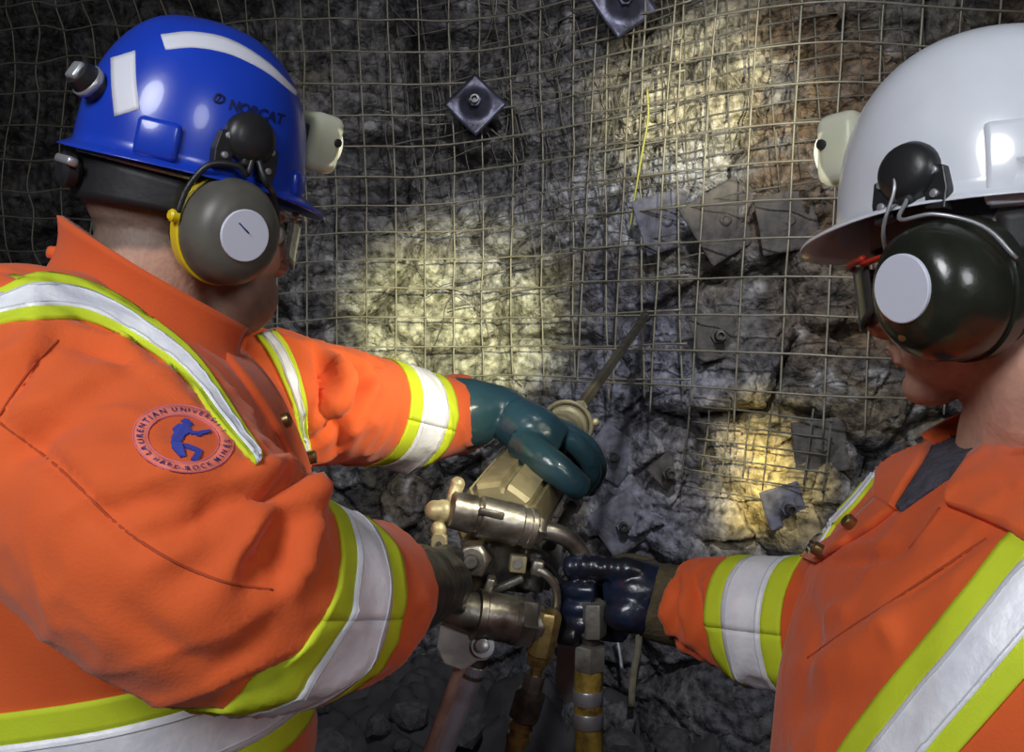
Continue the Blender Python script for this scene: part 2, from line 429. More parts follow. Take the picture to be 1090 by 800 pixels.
# ------------------------------------------------------------------ rock wall, floor
def wall_base(x, z):
    y = 3.30 - 0.62 * smooth01(-0.25, 0.95, x) + 0.22 * smooth01(-0.6, -2.0, x)
    y = y - 0.22 * np.clip(z - 2.0, 0, None) ** 1.5 - 0.16 * np.clip(1.15 - z, 0, None)
    return y + 0.07 * vnoise(np.column_stack([np.ravel(x) * 1.1, np.ravel(z) * 1.1, np.zeros(np.size(x))]), 5).reshape(np.shape(x))
def rock_relief(x, z):
    p = np.column_stack([x, z, 0 * x])
    wx = x + 0.03 * vnoise(p * 7, 3); wz = z + 0.03 * vnoise(p * 7, 9)
    h = 0
    for sc, amp, tilt, crack, s in ((2.6, 0.050, 0.11, 0.045, 11), (7.0, 0.026, 0.110, 0.022, 23), (18.0, 0.012, 0.075, 0.010, 31)):
        f1, f2, cid, ox, oz = worley(wx * sc, wz * sc * 1.15, s)
        ta = np.modf(cid * 57.3)[0] * 2 - 1; tb = np.modf(cid * 131.7)[0] * 2 - 1
        h = h + amp * (cid * 2 - 1) + tilt / sc * 2.0 * (ta * ox + tb * oz) - crack * (1 - smooth01(0.0, 0.16, f2 - f1))
    h = h + 0.012 * fbm(p * 20, 4, 41) + 0.02 * fbm(p * 3, 3, 47)
    return h
def wall_y(x, z):
    x, z = np.atleast_1d(np.asarray(x, float)), np.atleast_1d(np.asarray(z, float))
    return wall_base(x, z) - rock_relief(x, z)
X0, X1, Z0, Z1, ST = -2.7, 2.5, -0.06, 3.3, 0.0085
nx, nz = int((X1 - X0) / ST) + 1, int((Z1 - Z0) / ST) + 1
gx, gz = np.meshgrid(np.linspace(X0, X1, nx), np.linspace(Z0, Z1, nz))
gx, gz = gx.ravel(), gz.ravel()
rel = rock_relief(gx, gz); gy = wall_base(gx, gz) - rel
ii = (np.arange(nz - 1)[:, None] * nx + np.arange(nx - 1)[None, :]).ravel()
wf = np.column_stack([ii, ii + 1, ii + nx + 1, ii + nx])
pw = np.column_stack([gx, gz, 0 * gx])
# grey host rock, brown rust, ochre, pale veins; lamp pools and falloff painted in
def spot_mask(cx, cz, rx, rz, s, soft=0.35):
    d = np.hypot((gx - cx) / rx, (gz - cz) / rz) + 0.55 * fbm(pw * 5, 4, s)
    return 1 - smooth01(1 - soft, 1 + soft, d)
n1 = fbm(pw * 2.2, 4, 61); n2 = fbm(pw * 6.5, 4, 67); n3 = fbm(pw * 16, 3, 71)
C = np.tile(np.array((0.125, 0.118, 0.118)), (len(gx), 1))
def blend(C, col, m): return C * (1 - m[:, None]) + np.array(col) * m[:, None]
C = blend(C, (0.115, 0.092, 0.062), smooth01(-0.15, 0.55, n1 + 0.35 * (gx - 0.1)))
C = blend(C, (0.060, 0.056, 0.060), smooth01(0.05, 0.45, n2))
C = blend(C, (0.24, 0.235, 0.235), 0.8 * smooth01(0.28, 0.55, n3 + 0.3 * n1))
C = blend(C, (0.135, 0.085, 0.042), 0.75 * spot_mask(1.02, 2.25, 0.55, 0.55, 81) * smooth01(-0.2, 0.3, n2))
C = blend(C, (0.56, 0.43, 0.18), 0.9 * spot_mask(0.66, 1.22, 0.20, 0.20, 83))  # rust staining with the yellow lamp spot painted in
C = blend(C, (0.42, 0.38, 0.27), 0.8 * spot_mask(0.52, 2.32, 0.24, 0.26, 85))  # upper lamp spot painted into the rock as a pale patch
C = blend(C, (0.36, 0.35, 0.27), 0.85 * spot_mask(-0.22, 1.66, 0.42, 0.27, 87))  # pool of lamplight left of centre, painted pale into the colour
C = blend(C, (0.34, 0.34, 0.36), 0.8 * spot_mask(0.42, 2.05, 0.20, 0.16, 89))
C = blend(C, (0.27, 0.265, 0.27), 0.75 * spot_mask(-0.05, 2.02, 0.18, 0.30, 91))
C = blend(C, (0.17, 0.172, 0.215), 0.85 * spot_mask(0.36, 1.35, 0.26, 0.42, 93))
C = blend(C, (0.062, 0.062, 0.074), 0.8 * smooth01(1.05, 0.75, gz + 0.12 * n2))  # bluish rock at the foot, painted darker for the light falloff
C = blend(C, (0.055, 0.050, 0.050), 0.75 * smooth01(-0.75, -1.15, gx + 0.15 * n2))  # left end painted dark where the light falls away
C = C * (1 + 0.25 * n3)[:, None]
C = blend(C, (0.02, 0.018, 0.018), 0.6 * smooth01(-0.03, -0.075, rel - 0.02 * fbm(pw * 3, 3, 47)))  # darker where the relief lies deep
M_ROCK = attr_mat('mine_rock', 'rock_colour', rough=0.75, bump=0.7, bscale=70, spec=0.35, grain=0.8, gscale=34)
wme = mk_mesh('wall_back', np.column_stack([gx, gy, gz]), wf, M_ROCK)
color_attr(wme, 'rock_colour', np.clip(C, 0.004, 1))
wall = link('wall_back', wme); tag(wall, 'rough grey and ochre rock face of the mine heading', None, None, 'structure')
# floor of broken muck
fx, fz = np.meshgrid(np.linspace(-2.7, 2.5, 300), np.linspace(-1.6, 3.75, 308)); fx, fz = fx.ravel(), fz.ravel()
pf = np.column_stack([fx, fz, 0 * fx + 7])
far = smooth01(1.5, 3.0, fz); wk = [worley(fx * s_, fz * s_, 90 + int(s_)) for s_ in (5.0, 12.0)]
fh = -0.02 + (0.03 * (fbm(pf * 5, 3, 3) - 0.4)) * smooth01(1.2, 1.9, fz) + far * (0.10 * wk[0][2] * smooth01(0, .3, wk[0][1] - wk[0][0]) + 0.05 * wk[1][2] * smooth01(0, .3, wk[1][1] - wk[1][0])) + far * (0.48 + 0.14 * fbm(pf * 3, 3, 5))
ii = (np.arange(307)[:, None] * 300 + np.arange(299)[None, :]).ravel()
ff = np.column_stack([ii, ii + 1, ii + 301, ii + 300])
M_FLOOR = mat('muck', (0.038, 0.037, 0.041), 0.85, bump=0.7, bscale=14, var=0.5, vscale=8, dark=(0.022, 0.021, 0.024))
fl = link('floor', mk_mesh('floor', np.column_stack([fx, fz, fh]), ff, M_FLOOR)); tag(fl, 'dark broken muck floor of the mine heading', None, None, 'structure')
def floor_h(x, y):
    d = np.hypot(fx - x, fz - y); return float(fh[np.argmin(d)])

# ------------------------------------------------------------------ welded wire mesh on the rock
def wire_path(u, axis, lo, hi, org, tilt, sp, warp, seed, clear, n):
    t = np.linspace(lo, hi, n)
    x, z = (np.full(n, u), t) if axis == 'v' else (t, np.full(n, u))
    xr = org[0] + (x - org[0]) * math.cos(tilt) - (z - org[1]) * math.sin(tilt)
    zr = org[1] + (x - org[0]) * math.sin(tilt) + (z - org[1]) * math.cos(tilt)
    q = np.column_stack([xr, zr, 0 * xr])
    wl = warp + warp * 3.2 * smooth01(-0.65, -1.3, xr)
    xo = xr + wl * vnoise(q * 2.3, seed) + 0.25 * wl * vnoise(q * 9, seed + 3)
    zo = zr + wl * vnoise(q * 2.3, seed + 5) + 0.25 * wl * vnoise(q * 9, seed + 8)
    y = np.minimum(wall_base(xo, zo) - clear, wall_y(xo, zo) - 0.006)
    for _ in range(3): y[1:-1] = np.minimum(y[1:-1], (y[:-2] + y[2:] + 2 * y[1:-1]) / 4)
    for _ in range(2): y[1:-1] = (y[:-2] + y[2:] + 2 * y[1:-1]) / 4
    return np.column_stack([xo, y + 0.004 * (1 if axis == 'v' else -1), zo])
def wire_sheet(name, label, org, xr, zr, sp, tilt, warp, seed, clear, rad, m, skip=0.0, ragged=0.0):
    rng = random.Random(seed)
    root = thing(name, ((xr[0] + xr[1]) / 2, 2.9, zr[0]), label, 'wire mesh')
    k0, k1 = math.ceil((xr[0] - org[0]) / sp), math.floor((xr[1] - org[0]) / sp)
    for k in range(k0, k1 + 1):
        if rng.random() < skip: continue
        lo, hi = zr[0] + ragged * rng.random() * 2, zr[1] - ragged * rng.random()
        p = wire_path(org[0] + k * sp, 'v', lo, hi, org, tilt, sp, warp, seed, clear, max(12, int((hi - lo) / 0.03)))
        obj('wire', tube(p, rad * rng.uniform(0.9, 1.12), 5), m, root)
    k0, k1 = math.ceil((zr[0] - org[1]) / sp), math.floor((zr[1] - org[1]) / sp)
    for k in range(k0, k1 + 1):
        if rng.random() < skip: continue
        lo, hi = xr[0] + ragged * rng.random(), xr[1] - ragged * rng.random()
        p = wire_path(org[1] + k * sp, 'h', lo, hi, org, tilt, sp, warp, seed, clear, max(12, int((hi - lo) / 0.03)))
        obj('wire', tube(p, rad * rng.uniform(0.9, 1.12), 5), m, root)
    return root
wire_sheet('wire_mesh', 'wide sheet of sagging welded wire mesh behind the man in the blue hard hat', (-0.397, 1.79), (-2.3, 0.52), (1.40, 3.05), 0.0985, 0.0, 0.014, 101, 0.11, 0.0030, M_WIRE, 0.0, 0.04)
wire_sheet('wire_mesh', 'square welded wire mesh sheet on the rock beside the white hard hat', (0.647, 1.88), (0.14, 1.95), (1.36, 3.0), 0.1045, -0.05, 0.006, 131, 0.125, 0.0031, M_WIRE, 0.0, 0.05)
wire_sheet('wire_mesh', 'older crumpled wire mesh pressed on the rock around the dark bolt plate', (0.10, 2.2), (-0.45, 0.62), (1.72, 2.95), 0.083, 0.14, 0.040, 151, 0.075, 0.0022, M_WIREOLD, 0.15, 0.22)
wire_sheet('wire_mesh', 'fine rusty wire mesh under the upper bright lamp spot', (0.62, 2.3), (0.36, 1.15), (1.98, 2.75), 0.058, 0.05, 0.016, 161, 0.075, 0.0024, M_WIREOLD, 0.12, 0.08)
wire_sheet('wire_mesh', 'small torn patch of fine wire mesh over the yellow lamplit and stained rock', (0.66, 1.30), (0.50, 0.86), (1.12, 1.44), 0.047, -0.10, 0.014, 171, 0.085, 0.0026, M_WIREOLD, 0.1, 0.05)
# loose bent wire ends among the mesh
rng = random.Random(5)
lw = thing('loose_wires', (0.1, 3.0, 1.6), 'tangle of loose bent wire ends in front of the grey rock at top centre', 'wire')
for i in range(34):
    x, z = rng.uniform(-0.35, 0.62), rng.uniform(1.75, 2.72); a = rng.uniform(0, 6.28); p = []
    for k in range(9):
        yb = float(min(wall_base(np.array([x]), np.array([z]))[0] - 0.06, wall_y(x, z)[0] - 0.008)); p.append((x, yb - 0.012 * rng.random(), z))
        x += 0.034 * math.cos(a); z += 0.034 * math.sin(a); a += rng.uniform(-0.35, 0.35)
    obj('wire', tube(p, 0.0020, 5, sub=18), M_WIREOLD if i % 3 else M_WIRE, lw)

# ------------------------------------------------------------------ rock bolts with plates
def on_wall(px, py, clear=0.09):
    Y = 3.0
    for _ in range(12):
        q = P(px, py, Y); Y = 0.5 * Y + 0.5 * float(wall_base(np.array([q[0]]), np.array([q[2]]))[0] - clear)
    return P(px, py, Y)
M_PLATEB = mat('bolt_plate_steel', (0.075, 0.075, 0.115), 0.40, metal=0.5, bump=0.25, bscale=30, var=0.45, vscale=16, dark=(0.04, 0.038, 0.052))
M_PLATEG = mat('dusty_plate', (0.15, 0.15, 0.19), 0.85, bump=0.8, bscale=40, var=0.55, vscale=26, dark=(0.07, 0.066, 0.08))
M_PLATER = mat('rusty_plate', (0.105, 0.092, 0.082), 0.85, bump=0.8, bscale=40, var=0.55, vscale=26, dark=(0.06, 0.054, 0.052))
def bolt(px, py, size, rot, m, label, tiltx=0.0, tilty=0.0, dome=0.035, stub=0.03, clear=0.10, under=False):
    c = on_wall(px, py, clear)
    sx, sz_ = np.meshgrid(np.linspace(-.5, .5, 9) * size, np.linspace(-.5, .5, 9) * size)
    if under: c[1] = float(np.sort(wall_y(c[0] + sx.ravel(), c[2] + sz_.ravel()))[14])
    r = thing('rock_bolt', tuple(c), label, 'rock bolt', 'rock bolts in the face')
    n = 15; s = np.linspace(-0.5, 0.5, n) * size; U, W = np.meshgrid(s, s, indexing='ij')
    d = np.hypot(U, W); h = dome * (0.5 + 0.5 * np.cos(np.clip(d / (size * 0.40), 0, 1) * math.pi))
    h = h + 0.006 * vnoise(np.column_stack([U.ravel() * 14, W.ravel() * 14, 0 * U.ravel() + px]), 3).reshape(U.shape)
    cr, sr = math.cos(rot), math.sin(rot)
    x, z = U * cr - W * sr, U * sr + W * cr
    G = np.stack([c[0] + x, c[1] - h + tiltx * x + tilty * z, c[2] + z], 2); N = np.zeros_like(G); N[..., 1] = -1
    obj('plate', fix(*slab(G, N, 0.0, 0.007)), m, r)
    M = frame(c + np.array((0, -dome + 0.004, 0)), (0, -1, 0), (0, 0, 1))
    if dome > .021: obj('nut', lathe([(0, .022), (.012, .022), (.013, .019)], M, 6), m, r, smooth=False)
    obj('bolt_end', lathe([(0, .014), (stub, .014), (stub, .009), (stub - .018, .009)] if dome > .021 else [(-.004, .020), (.006, .017), (.010, .011), (.004, .006)], M, 14), M_STEELD if dome > .021 else m, r, auto=40)
    return r
bolt(506, 111, 0.150, 0.80, M_PLATEB, 'dark blue-grey diamond rock bolt plate beside the blue helmet lamp', dome=0.045, clear=0.15)
bolt(664, 4, 0.150, 0.62, M_PLATEB, 'dark rock bolt plate cut by the top edge of the photo', dome=0.04, clear=0.15)
bolt(655, 486, 0.150, 0.95, M_PLATEG, 'dusty grey rock bolt plate just right of the teal glove fingers', dome=0.03, under=True)
bolt(664, 560, 0.160, 0.62, M_PLATEG, 'dusty grey rock bolt plate above the blue gloved hand', dome=0.032, under=True)
bolt(888, 478, 0.150, 0.12, M_PLATER, 'brown rock bolt plate beside the far collar of the right man', dome=0.02, stub=0.015, under=True)
bolt(767, 357, 0.130, 0.25, M_PLATER, 'small rock bolt plate with open hole right of the drill steel tip', dome=0.025, stub=0.045, under=True)
bolt(775, 232, 0.190, 0.55, M_PLATER, 'large tilted dusty plate under the mesh left of the white helmet brim', dome=0.02, under=True)
bolt(712, 232, 0.170, 0.30, M_PLATEG, 'pale tilted plate under the mesh above the drill steel tip', dome=0.018, under=True, tiltx=0.15)
bolt(845, 232, 0.165, 0.18, M_PLATER, 'dusty square plate under the mesh beside the white helmet brim', dome=0.02, under=True)
bolt(716, 505, 0.085, 0.75, M_PLATER, 'narrow rusty bolt end left of the yellow lamplit and stained rock', dome=0.045, stub=0.05, under=True)
bolt(838, 540, 0.110, 0.3, M_PLATEG, 'pale rock bolt with open hole below the yellow lamplit stain beside lime trim', dome=0.04, stub=0.04, under=True)
# thin cord hanging on the mesh
cp = [on_wall(689, 95, 0.125), on_wall(690, 125, 0.13), on_wall(684, 160, 0.13), on_wall(678, 195, 0.13), on_wall(673, 225, 0.125), on_wall(671, 240, 0.12)]
tag(obj('hanging_cord', tube(cp, 0.0032, 6, sub=30), M_CORD), 'thin yellow-green cord hanging down the mesh at upper centre', 'cord')

# narrow straps left hanging against the rock
def strap(pts, w_, m, name, label):
    c_ = [on_wall(x, y, .10) for x, y in pts]; G = np.array([[q - np.array((w_ / 2, 0, 0)), q, q + np.array((w_ / 2, 0, 0))] for q in catmull(c_, 14)])
    N = np.zeros_like(G); N[..., 1] = -1
    tag(obj(name, fix(*slab(G, N, .0, .006)), m), label, 'strap')
strap([(682, 655), (679, 690), (674, 720), (672, 752)], .020, mat('old_timber', (.20, .18, .12), .8, var=.4, vscale=30), 'wooden_lath', 'pale narrow lath against the rock below the blue glove')
strap([(655, 672), (659, 690), (662, 712)], .010, M_CLAMP, 'metal_strip', 'thin white metal strip on the rock right of the yellow hose')

# ------------------------------------------------------------------ broken rock on the muck pile
rng = random.Random(8); rock_me = []
for s in range(6):
    bm = bmesh.new(); bmesh.ops.create_icosphere(bm, subdivisions=2, radius=1.0)
    V = np.array([v.co[:] for v in bm.verts]); d = 1 + 0.28 * vnoise(V * 1.3 + 10 * s, s) + 0.12 * vnoise(V * 3 + 7 * s, s + 9)
    for v, k in zip(bm.verts, d): v.co = v.co * float(k)
    me = bpy.data.meshes.new('rock'); bm.to_mesh(me); bm.free(); me.materials.append(mat('dark_rock', (0.070, 0.068, 0.074), 0.8, bump=0.6, bscale=12, var=0.5, vscale=3)); rock_me.append(me)
placed = []
for i in range(1500):
    px, py = rng.uniform(335, 835), rng.uniform(690, 830); 
    Y = rng.uniform(2.15, 2.75); x = (px - 545) * Y / F
    sz = rng.uniform(0.03, 0.085)
    if any(math.hypot(x - a, Y - b) < 1.05 * (sz + c) for a, b, c in placed) or len(placed) > 90: continue
    placed.append((x, Y, sz)); o = link('broken_rock', rock_me[i % 6]); hgt = floor_h(x, Y)
    o.location = (x, Y, hgt + sz * 0.25); o.scale = (sz, sz * rng.uniform(.7, 1), sz * rng.uniform(.55, .9)); o.rotation_euler = (rng.uniform(-.4, .4), rng.uniform(-.4, .4), rng.uniform(0, 6))
    tag(o, 'dark broken rock lying on the muck pile below the face', 'rock', 'broken rocks on the muck pile')

# ------------------------------------------------------------------ people
def crease(V, N, bvh, lines, guess):
    """press folds (depth < 0) or raise ridges along curves traced on the cloth"""
    D = np.zeros(len(V))
    for pts, wd, dp in lines:
        L = np.array([cast(bvh, q[0], q[1], guess)[0] for q in resample(pts, 26)])
        lo, hi = L.min(0) - 3 * wd, L.max(0) + 3 * wd
        m = np.where(((V > lo) & (V < hi)).all(1))[0]
        if len(m) == 0: continue
        d2 = ((V[m][:, None, :] - L[None]) ** 2).sum(2); k = d2.argmin(1); dm = np.sqrt(d2.min(1))
        fade = np.sin(np.clip((k + 1.5) / 28.0, 0, 1) * math.pi) ** 0.6
        D[m] += 1.55 * dp * fade * np.exp(-(dm / wd) ** 2)
    return V + N * D[:, None]
def wrinkle(V, N, amp, seed, dirv, sc=9.0):
    dirv = nrm(dirv); q = V - 0.65 * (V @ dirv)[:, None] * dirv
    d = amp * (fbm(q * sc, 3, seed) + 0.35 * fbm(q * sc * 3.1, 2, seed + 5))
    return V + N * d[:, None]
def drape(V, N, amp, seed, dirv, sc, stretch=0.78):
    """sharp crested cloth folds running along dirv"""
    dirv = nrm(dirv); q = V - stretch * (V @ dirv)[:, None] * dirv
    r1 = 1 - np.abs(vnoise(q * sc + 3.1, seed)); r2 = 1 - np.abs(vnoise(q * sc * 2.2 + 9.7, seed + 3))
    m = smooth01(-0.25, 0.45, vnoise(V * 4.5 + 5.0, seed + 7))
    return V + N * (amp * m * (r1 ** 5 + 0.5 * r2 ** 5 - 0.3))[:, None]
def limb(pts, rad, sub=18, seg=28, flat=1.0):
    return tube([p for p in pts], rad, seg, sub=sub, flat=flat)
def head_parts(M):
    e = lambda c, r: xf(ball(c, r, 24, 16), M)
    parts = [e((-.012, 0, .035), (.100, .077, .090)), e((.030, 0, -.005), (.066, .064, .085)), e((.028, 0, -.060), (.062, .056, .044)),
             e((.070, 0, -.092), (.026, .027, .021)), e((.072, 0, .030), (.026, .050, .015)), e((.058, .036, -.020), (.032, .026, .030)),
             e((.058, -.036, -.020), (.032, .026, .030)), e((.090, 0, -.050), (.013, .024, .007)), e((.088, 0, -.063), (.013, .021, .007)),
             e((-.012, .078, -.006), (.026, .010, .034)), e((-.012, -.078, -.006), (.026, .010, .034)),
             e((.107, .012, -.024), (.010, .008, .007)), e((.107, -.012, -.024), (.010, .008, .007)),
             xf(tube([(.090, 0, .026), (.104, 0, .002), (.112, 0, -.022), (.096, 0, -.032)], [.009, .010, .0115, .009], 14, sub=12), M)]
    return parts
M_SKIN = attr_mat('skin', 'skin_colour', rough=0.55, bump=0.12, bscale=160, spec=0.4, grain=0.10, gscale=90)
M_EYE = mat('eye', (0.6, 0.58, 0.55), 0.2)
M_IRIS = mat('iris', (0.04, 0.03, 0.02), 0.2)
def boots(pos, yaw, root):
    for x, y in pos:
        f = np.array((math.cos(yaw), math.sin(yaw), 0)); c = np.array((x, y, 0.0))
        V, Fa = fuse([ball(c + f * .07 + (0, 0, .045), (.13, .05, .045), M=frame((0, 0, 0), f, (0, 0, 1))), limb([c + (0, 0, .03), c + (0, 0, .26)], [.055, .065], 6)], 0.007, 4)
        V[:, 2] = np.maximum(V[:, 2], -0.012)
        obj('boot', (V, Fa), M_BOOT, root)

# ============ the man on the left: blue helmet, seen from his right side
YAW_L = math.radians(46)
FL = np.array((math.cos(YAW_L), math.sin(YAW_L), 0.0))
HL = np.array((-0.336, 0.975, 1.657))
def head_frame(o, f, pitch, roll):
    """pitch > 0 looks down; roll > 0 tips towards its own right side"""
    f = nrm(f); r = nrm(np.cross(f, (0, 0, 1))); u = np.array((0, 0, 1.0))
    f2 = f * math.cos(pitch) - u * math.sin(pitch); u2 = u * math.cos(pitch) + f * math.sin(pitch)
    u3 = u2 * math.cos(roll) + r * math.sin(roll)
    return frame(o, f2, u3)
ML = head_frame(HL, FL, math.radians(7), math.radians(7))
man_l = thing('person', (-0.42, 0.97, 0), 'person in orange coveralls and blue hard hat holding the drill with both hands', 'person', None)
def body_mesh(M, neck, core, limbs, tint):
    parts = head_parts(M @ np.diag((1, 1, tint, 1.0))) + ([xf(ball((.052, s_ * .020, -.062), (.050, .042, .046), 24, 16), M) for s_ in (-1, 1)] if tint > .9 else []) + [limb(neck[0], neck[1], 14)] + core + limbs
    V, Fa = fuse(parts, 0.0036, 5)
    Vl = (V - M[:3, 3]) @ M[:3, :3] / np.array((1, 1, tint))
    return V, Fa, Vl
def to_w(M, p): return M[:3, :3] @ np.array(p, float) + M[:3, 3]
nl0 = to_w(ML, (-.025, 0, -.03))
neckL = ([nl0, to_w(ML, (-.035, 0, -.09)), np.array((-.385, .955, 1.53)), np.array((-.40, .955, 1.42))], [.062, .064, .070, .09])
SH_LN, SH_LF = P(28, 405, .79), np.array((-.30, 1.125, 1.475))
near_arm = [P(18, 412, .78), P(114, 510, .69), P(213, 606, .64), P(300, 638, .70), P(362, 638, .758), P(404, 634, .806)]
far_arm = [np.array((-.335, 1.09, 1.47)), P(332, 430, 1.17), P(392, 437, 1.27), P(448, 446, 1.35), P(496, 441, 1.42)]
V, Fa, Vl = body_mesh(ML, neckL, [loft(horiz([(.95, -.42, .97, .10, .13), (1.2, -.41, .96, .10, .13), (1.42, -.40, .955, .09, .13), (1.50, -.39, .955, .06, .09)], sub=10))],
    [limb([(-.42, .88, 1.44)] + near_arm[1:] + [P(470, 622, 1.07)], [.035, .035, .035, .032, .028, .026, .024], 26, 14), limb([(-.40, 1.03, 1.44)] + far_arm[1:] + [P(545, 450, 1.46)], [.035, .034, .032, .03, .026, .024], 26, 14),
     limb([(-.40, .88, 1.0), (-.38, .85, .5), (-.41, .85, .08)], [.06, .045, .03], 12, 14), limb([(-.42, 1.06, 1.0), (-.40, 1.09, .5), (-.42, 1.09, .08)], [.06, .045, .03], 12, 14)], .94)
def skin_tint(V, Vl, skin, hair, stub, hair_back, stub_amt):
    C = np.tile(np.array(skin), (len(V), 1)); x, y, z = Vl.T
    q = Vl * 60; n = fbm(Vl * 45, 3, 3)
    red = smooth01(.06, .0, np.hypot(x - .075, np.hypot(np.abs(y) - .035, z + .015)))
    C = blend(C, np.array(skin) * np.array((1.0, .72, .70)), 0.6 * red)
    hm = smooth01(-.005, -.035, x + .014 * n + hair_back * smooth01(-.02, -.11, z)) * smooth01(-.125, -.10, z + .012 * n) + smooth01(.035, .055, z - .3 * np.clip(x - .03, 0, 1))
    C = blend(C, hair, np.clip(hm, 0, 1) * 0.85)
    sm = smooth01(-.028, -.055, z + .010 * n - .25 * np.clip(x - .05, 0, 1)) * smooth01(-.01, .02, x) * smooth01(-.14, -.115, z)
    C = blend(C, stub, np.clip(sm * (0.75 + .35 * n), 0, 1) * stub_amt)
    lip = smooth01(.024, .016, np.abs(y)) * smooth01(.011, .006, np.abs(z + .056)) * smooth01(.088, .095, x)
    return blend(C, (.36, .12, .10), 0.6 * lip)
body_l = obj('body', (V, Fa), M_SKIN, man_l)
color_attr(body_l.data, 'skin_colour', skin_tint(V, Vl, (.50, .275, .195), (.125, .098, .080), (.13, .085, .065), 0.30, 0.9))
for sgn in (-1, 1):
    eo = obj('eye', xf(ball((.082, .030 * sgn, .010), .0125, 16, 10), ML), M_EYE, man_l)
    obj('iris', xf(ball((.0905, .030 * sgn, .010), (.005, .006, .006), 12, 8), ML), M_IRIS, eo)

# coveralls
torsoL = loft(horiz([(.86, -.43, .97, .16, .19), (.98, -.42, .97, .185, .20), (1.10, -.405, .965, .195, .205), (1.22, -.40, .96, .192, .207), (1.34, -.395, .955, .185, .21),
    (1.43, -.395, .95, .172, .21), (1.49, -.405, .95, .155, .195), (1.535, -.425, .955, .125, .155), (1.565, -.435, .96, .095, .105), (1.60, -.435, .965, .060, .06)], yaw=math.radians(4), e=2.4, sub=40), 56)
coverL = [torsoL, limb([np.array((-.40, .86, 1.47))] + near_arm, [.105, .104, .100, .088, .0745, .068, .060], 40, 40), limb(far_arm, [.088, .080, .073, .068, .058], 30, 36),
    limb([(-.425, .96, 1.545), (-.425, .88, 1.525), (-.42, .80, 1.50)], [.055, .058, .070], 12), limb([(-.41, .96, 1.53), (-.375, 1.04, 1.515), (-.335, 1.10, 1.485)], [.052, .056, .062], 12),
    limb([(-.41, .87, 1.0), (-.40, .86, .72), (-.39, .85, .45), (-.41, .85, .10)], [.105, .10, .09, .082], 20), limb([(-.43, 1.06, 1.0), (-.42, 1.08, .72), (-.41, 1.09, .45), (-.42, 1.09, .10)], [.105, .10, .09, .082], 20)]
V, Fa = fuse(coverL, 0.0052, 12)
b0 = bvh_of(V, Fa); N = normals(V, Fa)
foldsL = [([(322, 512), (303, 514), (286, 522), (262, 521)], .007, -.012), ([(318, 504), (300, 503), (280, 508), (255, 513)], .010, .010), ([(330, 525), (318, 534), (306, 545)], .010, .012),
    ([(318, 538), (300, 562), (283, 592), (270, 622)], .010, -.013), ([(302, 570), (304, 600), (300, 628)], .010, -.008), ([(294, 545), (283, 570), (268, 592)], .011, .008), ([(335, 545), (328, 580), (322, 615)], .010, .007), ([(258, 524), (232, 534), (205, 553), (152, 571)], .011, -.008),
    ([(205, 517), (160, 526), (100, 539)], .012, -.006), ([(240, 512), (200, 508), (150, 512)], .013, .006), ([(0, 450), (30, 472), (58, 494), (92, 526), (124, 557), (150, 585)], .006, -.005), ([(56, 368), (40, 384), (20, 410), (0, 441)], .007, -.006),
    ([(85, 340), (130, 354), (170, 376), (205, 405)], .010, -.009), ([(72, 368), (110, 372), (178, 392)], .013, -.006), ([(90, 356), (130, 370), (170, 393), (198, 420)], .010, .006), ([(130, 400), (80, 430), (30, 470)], .016, -.005),
    ([(250, 735), (280, 725), (300, 715)], .008, -.008), ([(300, 660), (270, 690), (230, 715)], .010, -.004),
    ([(60, 440), (30, 460), (0, 490)], .012, -.005), ([(250, 560), (215, 600), (170, 630)], .012, -.004), ([(120, 640), (170, 690), (220, 715)], .012, -.004)]
foldsF = [([(335, 375), (345, 400), (345, 430)], .012, -.008), ([(365, 375), (385, 395), (380, 425), (365, 450)], .010, -.009), ([(400, 385), (392, 410), (370, 440), (340, 470)], .010, -.008), ([(355, 380), (362, 410), (355, 440)], .011, .009),
    ([(345, 440), (365, 455), (360, 490)], .012, -.005), ([(390, 385), (398, 400), (396, 420)], .010, .006), ([(330, 440), (322, 460), (330, 480)], .012, -.008)]
V = crease(V, N, b0, foldsL, 0.8); V = crease(V, N, b0, [(a_, b_, 1.5 * c_) for a_, b_, c_ in foldsF], 1.2)
V = wrinkle(V, N, .0036, 7, (-.5, .2, .6), 8.0); N = normals(V, Fa); V = drape(V, N, .0075, 11, (-.55, .1, .60), 13.0); V = drape(V, N, .0050, 21, (.75, .2, .35), 17.0)
bL = bvh_of(V, Fa)
cov_l = obj('coveralls', (V, Fa), M_ORANGE, man_l); cov_l['label'] = 'orange work coveralls with lime and silver hi-vis tape'
boots([(-.41, .85), (-.42, 1.09)], 0.1, man_l)
